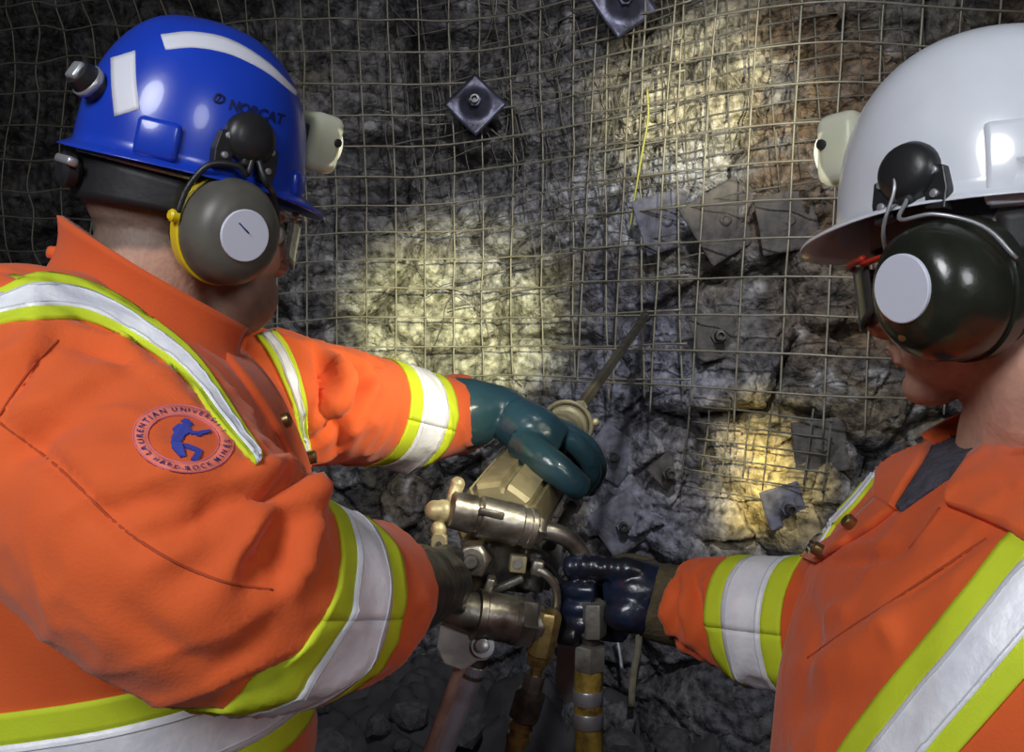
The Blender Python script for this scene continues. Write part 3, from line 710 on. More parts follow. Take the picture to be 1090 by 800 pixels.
# hi-vis tape
class Deep:
    """ray caster that looks past nearer cloth (a sleeve) to the cloth behind it"""
    def __init__(s, b, miny): s.b, s.miny = b, miny
    def ray_cast(s, o, d):
        for _ in range(6):
            h = s.b.ray_cast(o, d)
            if h[0] is None or (h[0].y > s.miny and h[1].dot(d) < 0.0): return h
            o = h[0] + d * 0.002
        return (None, None, None, None)
    def find_nearest(s, p): return s.b.find_nearest(p)
def tape3(bvh, ea, eb, nl, parent, guess=0.9, w=(0.0, 0.25, 0.75, 1.0), off=.003, miny=0.0):
    bvh = Deep(bvh, miny) if miny else bvh
    obj('lime_tape', laid(bvh, ea, eb, nl, 7, off, .006, guess, w[0], w[1]), M_LIME, parent)
    obj('lime_tape', laid(bvh, ea, eb, nl, 7, off, .006, guess, w[2], w[3]), M_LIME, parent)
    obj('silver_tape', laid(bvh, ea, eb, nl, 12, off + .0012, .006, guess, w[1], w[2]), M_SILVER, parent)
    d = (w[2] - w[1]) * 0.10
    for t in (w[1] + d, w[2] - d):
        A, B = resample(ea, nl), resample(eb, nl); pts = []
        for i in range(nl):
            q = A[i] * (1 - t) + B[i] * t; h, n = cast(bvh, q[0], q[1], guess); pts.append(h + n * (off + .0014))
        obj('stitch_line', tube(pts, .0006, 4), M_STITCH, parent)
def band3(bvh, c, axis, width, parent, w=(0.0, 0.25, 0.75, 1.0), off=.003, shear=None):
    obj('lime_tape', ringband(bvh, c, axis, width, w[0], w[1], off, shear=shear), M_LIME, parent)
    obj('lime_tape', ringband(bvh, c, axis, width, w[2], w[3], off, shear=shear), M_LIME, parent)
    obj('silver_tape', ringband(bvh, c, axis, width, w[1], w[2], off + .0012, nw=9, shear=shear), M_SILVER, parent)
    for t in (w[1] + .06, w[2] - .06):
        V, Fc = ringband(bvh, c, axis, width, t - .006, t + .006, off + .0018, .002, nw=2, shear=shear); obj('stitch_line', (V, Fc), M_STITCH, parent)
# shoulder tape from the back over the near shoulder to the chest
tape3(bL, [(-38, 318), (0, 309), (38, 293), (78, 297), (118, 312), (158, 338), (190, 362), (215, 388), (240, 425), (262, 460), (280, 486)],
      [(-38, 358), (0, 345), (50, 340), (88, 341), (128, 356), (166, 378), (190, 397), (206, 415), (226, 444), (250, 472), (272, 496)], 60, cov_l, 0.85, (0.0, 0.26, 0.76, 1.0))
# far chest tape
tape3(bL, [(272, 358), (284, 374), (297, 398), (310, 430), (318, 462), (322, 490)], [(292, 352), (305, 368), (316, 392), (324, 424), (328, 455), (331, 485)], 34, cov_l, 1.05)
# waist tape
band3(bL, (-.40, .96, 1.128), (-.12, 0.0, 1.0), 0.102, cov_l)
# tape running on down the back
def back_tape(bvh, mid, wdir, width, parent, n=40):
    A = resample(mid, n); wdir = nrm(wdir)
    for m_, t0, t1, nw, off in ((M_LIME, -.5, -.25, 5, .003), (M_LIME, .25, .5, 5, .003), (M_SILVER, -.25, .25, 8, .0042)):
        G = np.zeros((n, nw, 3)); N = np.zeros_like(G)
        for i in range(n):
            for k in range(nw):
                h = bvh.find_nearest(Vector(A[i] + wdir * width * (t0 + (t1 - t0) * k / (nw - 1)))); G[i, k] = np.array(h[0]); N[i, k] = np.array(h[1])
        obj('lime_tape' if m_ is M_LIME else 'silver_tape', fix(*slab(relax(G, 2), N, off, .006)), m_, parent)
e0, e1 = cast(bL, -38, 338, .85)[0], cast(bL, 0, 328, .85)[0]
back_tape(bL, [e1, e0, e0 + np.array((-.06, .02, -.05)), (-.61, .86, 1.40), (-.62, .865, 1.30), (-.63, .87, 1.24)], (0, 1, 0), .10, cov_l)
# sleeve bands
ax_n = nrm(near_arm[5] - near_arm[3]); c_n = near_arm[4] - ax_n * .114 
band3(bL, c_n, ax_n + np.array((.10, 0, -.06)), 0.106, cov_l, shear=.38)
ax_f = nrm(far_arm[4] - far_arm[2]); c_f = far_arm[3] - ax_f * .092
band3(bL, c_f, ax_f + np.array((.10, 0, -.17)), 0.100, cov_l)
# collar: stands at the nape, falls to the chest
def collar(cx, cy, rad, base, top, yaw, flare, th=.006, seg=64, open_deg=20, mfac=1.0):
    """base, top: functions of angle (0 = front) giving z"""
    G = np.zeros((seg + 1, 8, 3)); N = np.zeros_like(G)
    for i in range(seg + 1):
        a = math.radians(open_deg) + (2 * math.pi - 2 * math.radians(open_deg)) * i / seg
        d = np.array((math.cos(a + yaw), math.sin(a + yaw), 0))
        for j in range(8):
            t = j / 7; r = rad(a) + flare(a) * (t - 0.2) - 0.008 * math.sin(math.pi * t)
            G[i, j] = np.array((cx, cy, 0)) + d * r + np.array((0, 0, base(a) * (1 - t) + top(a) * t)); N[i, j] = d
    return fix(*slab(G, N, 0.0, th))
fb = lambda a: (1 - math.cos(a)) / 2          # 0 front .. 1 back
colL = collar(-.368, .965, lambda a: .100 + .004 * fb(a), lambda a: 1.500 + .095 * fb(a), lambda a: 1.545 + .115 * fb(a), math.radians(12), lambda a: .004 - .022 * fb(a))
obj('collar', colL, M_ORANGE, cov_l)
obj('collar_tab', limb([P(52, 268, .93), P(66, 271, .93), P(82, 276, .93)], [.006, .0075, .006], 8, 10), M_ORANGE, cov_l)
# placket and lapel on the chest
obj('placket', laid(Deep(bL, .86), [(232, 372), (262, 412), (290, 455), (312, 500), (326, 545)], [(243, 362), (282, 405), (306, 448), (324, 494), (333, 540)], 40, 6, .006, .008, 1.0), M_ORANGE, cov_l)
for q in ((296, 450), (324, 488)):
    h, n = cast(bL, *q, 1.0); obj('snap_button', lathe([(0, .0075), (.009, .0075), (.010, .006), (.009, .004)], frame(h + n * .003, n, (0, 0, 1)), 18), M_STUD, cov_l, auto=40)
# round crest on the sleeve
crest = bpy.data.objects.new('crest', None)
def crest_pt(u, v, off=.0022):
    c, s = math.cos(math.radians(8)), math.sin(math.radians(8))
    X, Y = u * 54.0, -v * 35.5
    h, n = cast(bL, 195 + X * c - Y * s, 468 + X * s + Y * c, .75); return h + n * off
def crest_poly(polys, off=.0022):
    Vs, Fs, k = [], [], 0
    for poly in polys:
        Vs += [crest_pt(u, v, off) for u, v in poly] + [crest_pt(u, v, off - .0016) for u, v in poly]; n = len(poly)
        Fs.append(list(range(k, k + n))); Fs.append(list(range(k + 2 * n - 1, k + n - 1, -1)))
        Fs += [[k + i, k + n + i, k + n + (i + 1) % n, k + (i + 1) % n] for i in range(n)]; k += 2 * n
    return fix(np.array(Vs), Fs)
def crest_ring(r0, r1, off, seg=96):
    G = np.zeros((seg + 1, 3, 3))
    for i in range(seg + 1):
        a = 2 * math.pi * i / seg
        for j in range(3):
            r = r0 + (r1 - r0) * j / 2; G[i, j] = crest_pt(r * math.cos(a), r * math.sin(a), 0)
    N = np.zeros_like(G); N[:] = nrm(cast(bL, 195, 468, .75)[1])
    return fix(*slab(G, N, off, .0016))
M_CRESTBAND = mat('crest_band', (0.80, 0.19, 0.13), 0.8)
cr = obj('crest', crest_ring(0.72, 1.0, .0009), M_CRESTBAND, cov_l)
cr['label'] = 'round printed crest with lettering and a drilling miner'
obj('crest_ring', join(crest_ring(0.985, 1.01, .0013), crest_ring(0.70, 0.725, .0013)), M_PINKINK, cr)
def text_mesh(s, size=1.0, bold=0.0):
    cu = bpy.data.curves.new('t', 'FONT'); cu.body = s; cu.size = size; cu.align_x = 'CENTER'; cu.offset = bold; cu.resolution_u = 3
    o = link('t', cu); dg = bpy.context.evaluated_depsgraph_get(); dg.update(); me = o.evaluated_get(dg).to_mesh()
    V = np.array([v.co[:] for v in me.vertices]) if len(me.vertices) else np.zeros((0, 3)); Fc = [list(p.vertices) for p in me.polygons]
    o.evaluated_get(dg).to_mesh_clear(); bpy.data.objects.remove(o); bpy.data.curves.remove(cu)
    return V, Fc
def arc_text(s, a0, a1, r, size, outward):
    out = []
    gl_ = [text_mesh(c_, size, .012 * size) for c_ in s]; wd_ = [np.ptp(v[:, 0]) + .10 * size for v, _ in gl_]
    ce = np.cumsum(wd_) - np.array(wd_) / 2; ce = (ce - ce[0]) / (ce[-1] - ce[0])
    for i, chh in enumerate(s):
        a = math.radians(a0 + (a1 - a0) * ce[i])
        V, Fc = gl_[i]; V = V - np.array(((V[:, 0].max() + V[:, 0].min()) / 2, 0, 0))
        if not len(V): continue
        x, y = V[:, 0], V[:, 1] - size * .35
        rd = np.array((math.cos(a), math.sin(a)))
        ux, uy = ((rd[1], -rd[0]), rd) if outward else ((-rd[1], rd[0]), -rd)
        q = rd * r + x[:, None] * np.array(ux) + y[:, None] * np.array(uy)
        out.append((np.array([crest_pt(u, v, .0017) for u, v in q]), Fc))
    return join(*out)
tu = arc_text('LAURENTIAN', 222, 124, .855, .19, True); tv = arc_text('UNIVERSITY', 108, 28, .855, .165, True)
th_ = arc_text('HARD-ROCK', 238, 311, .855, .155, False); tm = arc_text('MINES', 325, 366, .855, .165, False)
obj('crest_lettering', join(tu, tv, th_, tm), M_INK, cr, smooth=False)
fig = [[(-.10, .52), (-.04, .60), (.06, .58), (.10, .50), (.16, .47), (.02, .47)],                       # helmet
       [(-.02, .47), (.09, .46), (.10, .40), (.02, .38)],
       [(-.14, .42), (-.02, .44), (.10, .36), (.12, .22), (.02, .10), (-.04, -.10), (-.22, -.12), (-.24, .02), (-.20, .16), (-.24, .26)],   # back and trunk
       [(.06, .34), (.16, .26), (.30, .27), (.30, .21), (.15, .17), (.06, .24)],                          # arm
       [(.24, .16), (.28, .28), (.46, .37), (.52, .36), (.47, .28), (.36, .22), (.30, .15)],              # drill
       [(-.24, -.14), (-.04, -.12), (.05, -.30), (.09, -.52), (.0, -.56), (-.04, -.50), (-.20, -.30)],    # near leg
       [(.0, -.14), (.12, -.14), (.36, -.24), (.37, -.34), (.22, -.30), (.06, -.24)],                     # far thigh
       [(.30, -.24), (.40, -.26), (.38, -.44), (.32, -.60), (.20, -.58), (.24, -.44)]]
obj('crest_figure', crest_poly(fig, .0015), M_INKB, cr, smooth=False)

# sewn seams
M_SEAM = mat('seam_thread', (0.40, 0.060, 0.016), 0.85)
def seam(bvh, pts, parent, guess=.75):
    obj('seam', tube([cast(bvh, q[0], q[1], guess)[0] for q in resample(pts, 70)], .0010, 5), M_SEAM, parent)
seam(bL, [(-20, 432), (0, 450), (30, 472), (58, 494), (92, 526), (124, 557), (175, 592), (235, 618), (290, 628)], cov_l)
seam(bL, [(62, 362), (40, 384), (20, 410), (0, 441), (-15, 470)], cov_l)
# gloves of the left man
def glove(parts, vox, m, name, parent, label, sm=4):
    V, Fa = fuse(parts, vox, sm); N = normals(V, Fa); V = V + N * (.0022 * fbm(V * 34, 3, 5) * (1 if name == 'glove' else 0))[:, None]; o = obj(name, (V, Fa), m, parent); o['label'] = label; return o
g = [limb([P(488, 441, 1.395), P(506, 439, 1.40), P(530, 439, 1.405), P(550, 448, 1.40)], [.056, .051, .041, .035], 16, 28),
     limb([P(546, 447, 1.395), P(570, 461, 1.375), P(594, 475, 1.375)], [.038, .040, .032], 12, 24)]
for k, (dy, dd, ex) in enumerate(((0, 0, 0), (-7, .024, 6), (-10, .048, 2), (-12, .070, -8))):
    g.append(limb([P(582, 462 + dy * .6, 1.385 + dd), P(604 + ex * .4, 467 + dy * .7, 1.375 + dd), P(622 + ex, 482 + dy * .4, 1.38 + dd), P(630 + ex, 503 + dy * .2, 1.40 + dd), P(620 + ex, 522, 1.43 + dd)], [.0180, .0165, .0155, .0145, .0135], 18, 16))
g.append(limb([P(556, 472, 1.355), P(578, 489, 1.315), P(602, 507, 1.305), P(619, 520, 1.320)], [.027, .0245, .0220, .019], 16, 18))
gl = glove(g, .0028, M_TEAL, 'glove', man_l, 'teal rubber gauntlet glove gripping the drill', 3)
g = [limb([P(410, 633, .82), P(446, 624, .92), P(464, 620, 1.00)], [.046, .040, .036], 12, 24), limb([P(460, 620, .98), P(474, 622, 1.07)], [.036, .032], 8, 20)]
for k in range(4):
    y0 = 602 + 13 * k
    g.append(limb([P(468, y0, 1.05), P(482, y0 + 1, 1.09), P(488, y0 + 3, 1.14), P(480, y0 + 5, 1.18)], [.0125, .012, .011, .010], 12, 12))
g.append(limb([P(460, 602, 1.01), P(474, 592, 1.06), P(484, 592, 1.10)], [.015, .0135, .012], 10, 12))
glove(g, .003, M_BLACKGLOVE, 'glove', man_l, 'black work glove on the drill handle in shadow')
# ============ the man on the right: white helmet, seen from his left side
FR = nrm((-0.63, 0.777, 0)); HR = np.array((0.397, 0.7575, 1.578))
MR = head_frame(HR, FR, math.radians(8), math.radians(0))
man_r = thing('person', (.42, .76, 0), 'person in orange coveralls and white hard hat gripping the hose fitting', 'person', None)
neckR = ([to_w(MR, (-.02, 0, -.03)), to_w(MR, (-.03, 0, -.09)), np.array((.435, .765, 1.44)), np.array((.44, .76, 1.34))], [.060, .062, .068, .08])
arm_r = [np.array((.458, .925, 1.350)), np.array((.395, 1.015, 1.252)), P(880, 668, 1.05), P(815, 659, 1.10), P(772, 651, 1.145), P(734, 645, 1.185)]
arm_rn = [np.array((.44, .565, 1.40)), np.array((.46, .52, 1.20)), np.array((.44, .53, 1.02)), np.array((.36, .56, .88)), np.array((.30, .60, .80))]
V, Fa, Vl = body_mesh(MR, neckR, [loft(horiz([(.95, .43, .75, .10, .13), (1.2, .41, .75, .10, .13), (1.36, .43, .76, .09, .13), (1.43, .43, .765, .06, .09)], sub=10))],
    [limb([(.44, .86, 1.37)] + arm_r[1:] + [P(685, 635, 1.22)], [.035, .034, .032, .03, .028, .026, .024], 26, 14), limb([(.44, .66, 1.37)] + arm_rn[1:], [.035, .034, .032, .028, .024], 24, 14),
     limb([(.42, .66, 1.0), (.40, .64, .5), (.43, .63, .08)], [.06, .045, .03], 12, 14), limb([(.42, .85, 1.0), (.40, .88, .5), (.43, .89, .08)], [.06, .045, .03], 12, 14)], .84)
body_r = obj('body', (V, Fa), M_SKIN, man_r)
color_attr(body_r.data, 'skin_colour', skin_tint(V, Vl, (.56, .315, .235), (.30, .25, .23), (.40, .24, .19), 0.10, 0.35))
for sgn in (-1, 1):
    eo = obj('eye', xf(ball((.082, .030 * sgn, .010), .0125, 16, 10), MR), M_EYE, man_r)
    obj('iris', xf(ball((.0905, .030 * sgn, .010), (.005, .006, .006), 12, 8), MR), M_IRIS, eo)
torsoR = loft(horiz([(.86, .43, .75, .16, .19), (.98, .42, .75, .185, .20), (1.10, .415, .75, .195, .208), (1.20, .412, .75, .190, .212), (1.29, .422, .75, .180, .215),
    (1.35, .430, .755, .158, .212), (1.39, .440, .76, .138, .195), (1.42, .451, .765, .115, .155), (1.44, .465, .768, .085, .11), (1.45, .465, .77, .05, .07)], yaw=0.0, e=2.4, sub=40), 56)
coverR = [torsoR, limb(arm_r, [.092, .090, .080, .071, .066, .060], 34, 36), limb(arm_rn, [.092, .088, .08, .072, .06], 30, 32),
    limb([(.47, .765, 1.43), (.46, .66, 1.42), (.45, .575, 1.39)], [.050, .056, .065], 12), limb([(.47, .765, 1.43), (.460, .855, 1.412), (.452, .92, 1.377)], [.050, .056, .064], 12),
    limb([(.42, .66, 1.0), (.41, .65, .72), (.41, .64, .45), (.43, .63, .10)], [.105, .10, .09, .082], 20), limb([(.42, .85, 1.0), (.41, .87, .72), (.41, .88, .45), (.43, .89, .10)], [.105, .10, .09, .082], 20)]
V, Fa = fuse(coverR, 0.0052, 12)
b0 = bvh_of(V, Fa); N = normals(V, Fa)
foldsR = [([(883, 598), (915, 596), (940, 592), (966, 584)], .005, -.004), ([(885, 588), (915, 584), (950, 578)], .007, .003), ([(949, 640), (985, 617), (1020, 594), (1050, 573)], .005, -.003), ([(876, 662), (893, 648), (905, 655)], .009, .004),
    ([(850, 620), (868, 680), (850, 740)], .014, -.004), ([(930, 675), (945, 664), (955, 690)], .009, .004), ([(835, 715), (890, 700), (950, 660)], .012, .004), ([(835, 760), (880, 750), (930, 735)], .012, -.004)]
foldsRs = [([(715, 600), (722, 630), (716, 670)], .010, -.008), ([(735, 600), (742, 640), (750, 690)], .009, -.008), ([(705, 680), (730, 690), (752, 705)], .008, -.007), ([(728, 610), (730, 650), (735, 685)], .009, .007)]
V = crease(V, N, b0, foldsR, 0.75); V = crease(V, N, b0, foldsRs, 1.15)
V = wrinkle(V, N, .0036, 19, (.2, .3, .8), 8.0); N = normals(V, Fa); V = drape(V, N, .0095, 31, (.55, -.1, .60), 13.0); V = drape(V, N, .0045, 41, (.2, .3, .8), 17.0)
bR = bvh_of(V, Fa)
cov_r = obj('coveralls', (V, Fa), M_ORANGE, man_r); cov_r['label'] = 'orange work coveralls open at the neck with lime and silver tape'
boots([(.43, .63), (.43, .89)], math.pi, man_r)
ax_r = nrm(arm_r[5] - arm_r[2]); c_r = arm_r[3] + ax_r * .036
band3(bR, c_r, -ax_r + np.array((.0, 0, .05)), 0.100, cov_r)
# broad tape over the near shoulder and down the chest
tape3(bR, [(1120, 545), (1075, 570), (1030, 625), (985, 682), (945, 730), (900, 790), (870, 840)], [(1160, 650), (1120, 690), (1090, 722), (1058, 758), (1025, 795), (990, 835), (960, 870)], 50, cov_r, 0.6, (0.0, 0.27, 0.74, 1.0))
# tape at the far side of the chest
tape3(bR, [(930, 500), (905, 532), (874, 561), (846, 585)], [(937, 505), (913, 536), (884, 565), (856, 590)], 26, cov_r, 0.85, (0.0, 0.45, 0.9, 1.0))
seam(bR, [(860, 700), (905, 668), (949, 640), (1000, 606), (1050, 573)], cov_r)
seam(bR, [(968, 584), (985, 562), (1000, 540)], cov_r)
# shirt, collar flaps, placket
obj('shirt', laid(bR, [(1090, 425), (1045, 440), (1012, 452), (985, 497), (957, 541)], [(1110, 462), (1060, 484), (1022, 503), (990, 524), (960, 545)], 34, 16, .004, .008, .75), M_SHIRT, man_r)
colR = collar(.425, .768, lambda a: .098, lambda a: 1.395 + .05 * fb(a), lambda a: 1.425 + .095 * fb(a), math.pi, lambda a: .008 - .016 * fb(a), open_deg=58)
obj('collar', colR, M_ORANGE, cov_r)
obj('collar_flap', laid(bR, [(1140, 420), (1090, 450), (1052, 478), (1026, 502), (1008, 537)], [(1160, 600), (1110, 588), (1072, 567), (1040, 552), (1010, 540)], 34, 12, .009, .009, .68), M_ORANGE, cov_r)
obj('collar_flap', laid(bR, [(1008, 452), (995, 476), (980, 502), (966, 524), (955, 544)], [(982, 446), (962, 466), (943, 486), (938, 508), (936, 534)], 34, 10, .008, .009, .85), M_ORANGE, cov_r)
obj('placket', laid(bR, [(958, 540), (930, 562), (900, 580), (870, 600)], [(936, 532), (912, 556), (886, 576), (856, 594)], 30, 6, .006, .008, .8), M_ORANGE, cov_r)
for q in ((913, 563), (881, 590)):
    h, n = cast(bR, *q, .8); obj('snap_button', lathe([(0, .006), (.009, .006), (.010, .005), (.009, .0035)], frame(h + n * .004, n, (0, 0, 1)), 18), M_STUD, cov_r, auto=40)
# right hand in a rubber coated glove, closed on the fitting
g = [limb([P(700, 638, 1.20), P(690, 634, 1.205), P(676, 630, 1.21), P(658, 634, 1.225)], [.043, .044, .043, .036], 14, 26)]
ys = (626, 645, 661, 674)
for k, y0 in enumerate(ys):
    w_ = (0, -2, -8, -17)[k]
    g.append(limb([P(662, y0 - 2, 1.245), P(636, y0 - 3, 1.275), P(608 + w_ * -.3, y0 - 2, 1.265), P(600 - w_ * -.2, y0, 1.235), P(612 + w_ * .5, y0 + 2, 1.205), P(634 + w_ * 1.1, y0 + 3, 1.195)], [.016, .0135, .0132, .0128, .0125, .0115], 22, 14))
g.append(limb([P(688, 616, 1.195)] + [P(674 - 7.3 * i, 606.5 - .5 * min(i, 6), 1.19 + .002 * i) for i in range(10)] + [P(602, 604, 1.212)], [.021] + [.0172 - .0003 * i + (.0013 if i % 2 else -.0010) for i in range(10)] + [.012], 44, 18))
g.append(limb([P(690, 650, 1.19), P(668, 652, 1.185), P(652, 648, 1.20)], [.028, .026, .02], 10, 18))
gr_ = glove(g, .0026, M_NAVYGLOVE, 'glove', man_r, 'navy rubber coated glove with olive knit cuff', 3)
obj('knit_cuff', fuse([limb([P(728, 645, 1.195), P(708, 642, 1.20), P(690, 637, 1.203)], [.052, .0500, .0478], 10, 28), limb([P(690, 614, 1.215), P(668, 606, 1.235), P(645, 606, 1.245)], [.026, .022, .016], 10, 18)], .003, 3), M_KNIT, gr_)

# ------------------------------------------------------------------ hard hats, ear muffs, lamps, glasses
def hat_local(nt=72):
    a, b, h = 0.130, 0.108, 0.150; rows = []
    th = np.arange(nt) * 2 * math.pi / nt; ct, st = np.cos(th), np.sin(th)
    def dome(ph, da=0.0):
        s, c = math.sin(ph) ** 0.82, max(0.0, math.cos(ph)) ** 0.92
        ridge = 0.0025 * np.exp(-((st * b * s) / 0.016) ** 4) * smooth01(0.15, 0.5, np.full(nt, ph)) * (1 - smooth01(1.2, 1.45, np.full(nt, ph)))
        return np.column_stack([(a + da) * s * ct, (b + da) * s * st, (h + da) * c + ridge + 0 * ct])
    outer = [dome(math.radians(d)) for d in (3, 8, 14, 20, 26, 32, 38, 44, 50, 56, 62, 68, 74, 79, 84, 88)]
    fr = np.clip(ct, 0, 1) ** 1.6; bk = np.clip(-ct, 0, 1) ** 2
    wd = 0.009 + 0.030 * fr + 0.006 * bk; dr = 0.008 + 0.016 * fr + 0.002 * bk
    def rim(f, drop):
        k = 1 + 0 * ct
        return np.column_stack([(a + wd * f) * ct, (b + wd * f) * st, -dr * drop])
    outer += [rim(0.05, 0.25), rim(0.30, 0.48), rim(0.65, 0.78), rim(0.95, 1.0), rim(1.0, 1.12)]
    inner = [rim(0.95, 1.22), rim(0.6, 1.0), rim(0.15, 0.65)] + [dome(math.radians(d), -0.0035) for d in (86, 80, 70, 56, 40, 24, 8, 3)]
    rows = outer + inner; V = np.vstack(rows); n = len(rows); Fc = []
    for i in range(n - 1):
        for k in range(nt): Fc.append((i * nt + k, (i + 1) * nt + k, (i + 1) * nt + (k + 1) % nt, i * nt + (k + 1) % nt))
    Fc.append(tuple(range(nt))); Fc.append(tuple((n - 1) * nt + k for k in range(nt))[::-1])
    return V, Fc
def outer_bvh(VF): return bvh_of(*VF)
def seat(bvh, px, py, up, guess, sink=0.0, tilt=0.0):
    """frame on a surface: local x out of the surface, local z towards up"""
    h, n = cast(bvh, px, py, guess); n = nrm(n)
    M = frame(h - n * sink, n, up)
    if tilt:
        c, s = math.cos(tilt), math.sin(tilt); R = np.eye(4); R[1:3, 1:3] = [[c, -s], [s, c]]; M = M @ R
    return M
def cup(M, outer_m, back_m, depth, parent, disc_r, disc_off, sy=1.0, sz=1.12):
    S = np.diag((1, sy, sz, 1.0)); MM = M @ S
    em = obj('ear_muff', lathe([(-.004, .044), (.002, .047), (.012, .0475), (depth * .55, .046), (depth * .78, .041), (depth * .92, .034), (depth * .985, .026), (depth, .016), (depth + .0004, .004)], MM, 44), outer_m, parent, auto=60)
    obj('back_plate', lathe([(-.012, .044), (-.010, .0485), (.003, .0490), (.005, .046)], MM, 44), back_m, em, auto=50)
    obj('cushion', lathe([(-.034, .026), (-.034, .036), (-.028, .042), (-.018, .044), (-.011, .042)], MM, 40), M_RUBBER, em)
    D = M.copy(); D[:3, 3] = to_w(M, (depth - .003, disc_off[0], disc_off[1]))
    obj('disc_sticker', lathe([(0, disc_r), (.0045, disc_r), (.005, disc_r * .97)], D, 40), M_DISC, em, auto=30)
    return em
def headgear(MH, shell_mat, root):
    VF = xf(hat_local(), MH)
    sh = obj('shell', VF, shell_mat, root)
    # sweat band inside and ratchet behind the nape
    G = np.zeros((49, 4, 3)); N = np.zeros_like(G)
    for i in range(49):
        a = 2 * math.pi * i / 48; d = np.array((math.cos(a), math.sin(a), 0))
        for j in range(4): G[i, j] = np.array((.104 * d[0] - .004, .086 * d[1], .006 - .036 * j / 3 - .014 * max(0, -d[0]))); N[i, j] = d
    obj('sweat_band', xf(fix(*slab(G, N, 0, .004)), MH), M_BAND, root)
    G = np.zeros((25, 6, 3)); N = np.zeros_like(G)
    for i in range(25):
        a = math.radians(112 + 136 * i / 24); d = np.array((math.cos(a), math.sin(a), 0)); hw = .024 * (1 - .35 * abs(i - 12) / 12)
        for j in range(6): G[i, j] = np.array((.116 * d[0] - .004, .097 * d[1], -.036 + hw * (1 - 2 * j / 5))); N[i, j] = d
    nb = obj('nape_pad', xf(fix(*slab(G, N, .004, .011)), MH), M_RUBBER, root)
    obj('ratchet_knob', xf(lathe([(0, .012), (.006, .018), (.016, .018), (.020, .012)], frame((-.124, 0, -.034), (-1, 0, -.1), (0, 0, 1)), 12), MH), M_BLACK, nb, auto=30)
    obj('ratchet_lever', xf(rbox((.012, .040, .009), .003, frame((-.140, -.006, -.026), (-1, 0, .2), (0, 0, 1))), MH), M_CLAMP, nb)
    pts = [(.118 * math.cos(a) - .004, .099 * math.sin(a), -.014) for a in np.linspace(math.radians(110), math.radians(250), 20)]
    obj('nape_strap', xf(tube(pts, .0028, 6), MH), M_CLAMP, root)
    return sh, bvh_of(*VF)
def clip_part(bvh, px, py, up, guess, parent, s=1.0, tilt=0.0):
    """black plastic ear-muff mount with a domed cover and two drilled ears"""
    M = seat(bvh, px, py, up, guess, .003, tilt)
    mt = obj('muff_mount', xf(lathe([(0, .031), (.006, .031), (.012, .027), (.016, .018), (.017, .004)], None, 30), M @ np.diag((1, s, s * .95, 1))), M_BLACK, parent, auto=40)
    for sg in (-1, 1):
        poly = [(-.010, -.026), (.010, -.030), (.013, -.010), (.010, .012), (-.006, .016), (-.010, .0)]
        A = np.eye(4); A[:3, :3] = np.array(((0, 0, 1), (1, 0, 0), (0, 1, 0))); A[:3, 3] = (-.004, sg * .027 * s, -.014 * s)
        Bm = np.diag((1, sg * s, s, 1.0)); A2 = A.copy()
        pl = [(x * sg * s, y * s) for x, y in poly]
        obj('mount_ear', fix(*xf(prism(pl if sg > 0 else pl[::-1], .010, A, .0012), M)), M_BLACK, mt, smooth=False)
        for q in (.004, -.018):
            obj('rivet', xf(lathe([(.004, .0032), (.0085, .0032), (.009, .002)], None, 12), M @ np.array(((1, 0, 0, 0), (0, 1, 0, sg * .028 * s), (0, 0, 1, (q - .010) * s), (0, 0, 0, 1.0)))), M_CLAMP, mt, auto=40)
    obj('slot', xf(rbox((.012, .016 * s, .018 * s), .003), M @ np.array(((1, 0, 0, .006), (0, 1, 0, 0), (0, 0, 1, -.024 * s), (0, 0, 0, 1.0)))), M_RUBBER, mt)
    return M
def cap_lamp(MH, at, label, target, power, deg, col):
    """translucent lamp head on the front of a helmet"""
    o = to_w(MH, at); root = thing('cap_lamp', tuple(o), label, 'lamp', 'miners cap lamps')
    Ml = MH.copy(); Ml[:3, 3] = o
    obj('housing', xf(rbox((.046, .056, .068), .013, None, 4), Ml), M_LAMP, root)
    obj('reflector', xf(lathe([(-.010, .008), (.004, .014), (.018, .021)], None, 24), Ml), M_LAMPG, root)
    obj('battery_cell', xf(rbox((.018, .040, .050), .004, np.array(((1, 0, 0, -.008), (0, 1, 0, 0), (0, 0, 1, 0), (0, 0, 0, 1.0)))), Ml), M_LAMPG, root)
    lens = obj('lens', xf(lathe([(.0225, .021), (.0255, .021), (.027, .014), (.0275, .002)], None, 28), Ml), M_GLOW, root, auto=40)
    obj('bracket', xf(rbox((.020, .030, .034), .004, np.array(((1, 0, 0, -.028), (0, 1, 0, 0), (0, 0, 1, 0), (0, 0, 0, 1.0)))), Ml), M_BLACK, root)
    for sg in (-1, 1): obj('switch', xf(lathe([(.027, .005), (.0305, .005), (.031, .003)], np.array(((0, 1, 0, .012), (sg, 0, 0, 0), (0, 0, 1, .004), (0, 0, 0, 1.0))), 14), Ml), M_BLACK, root, auto=40)
    p = to_w(Ml, (.034, 0, 0)); spot('cap_lamp_beam', tuple(p), target, power, deg, 0.9, .015, col)
    return root
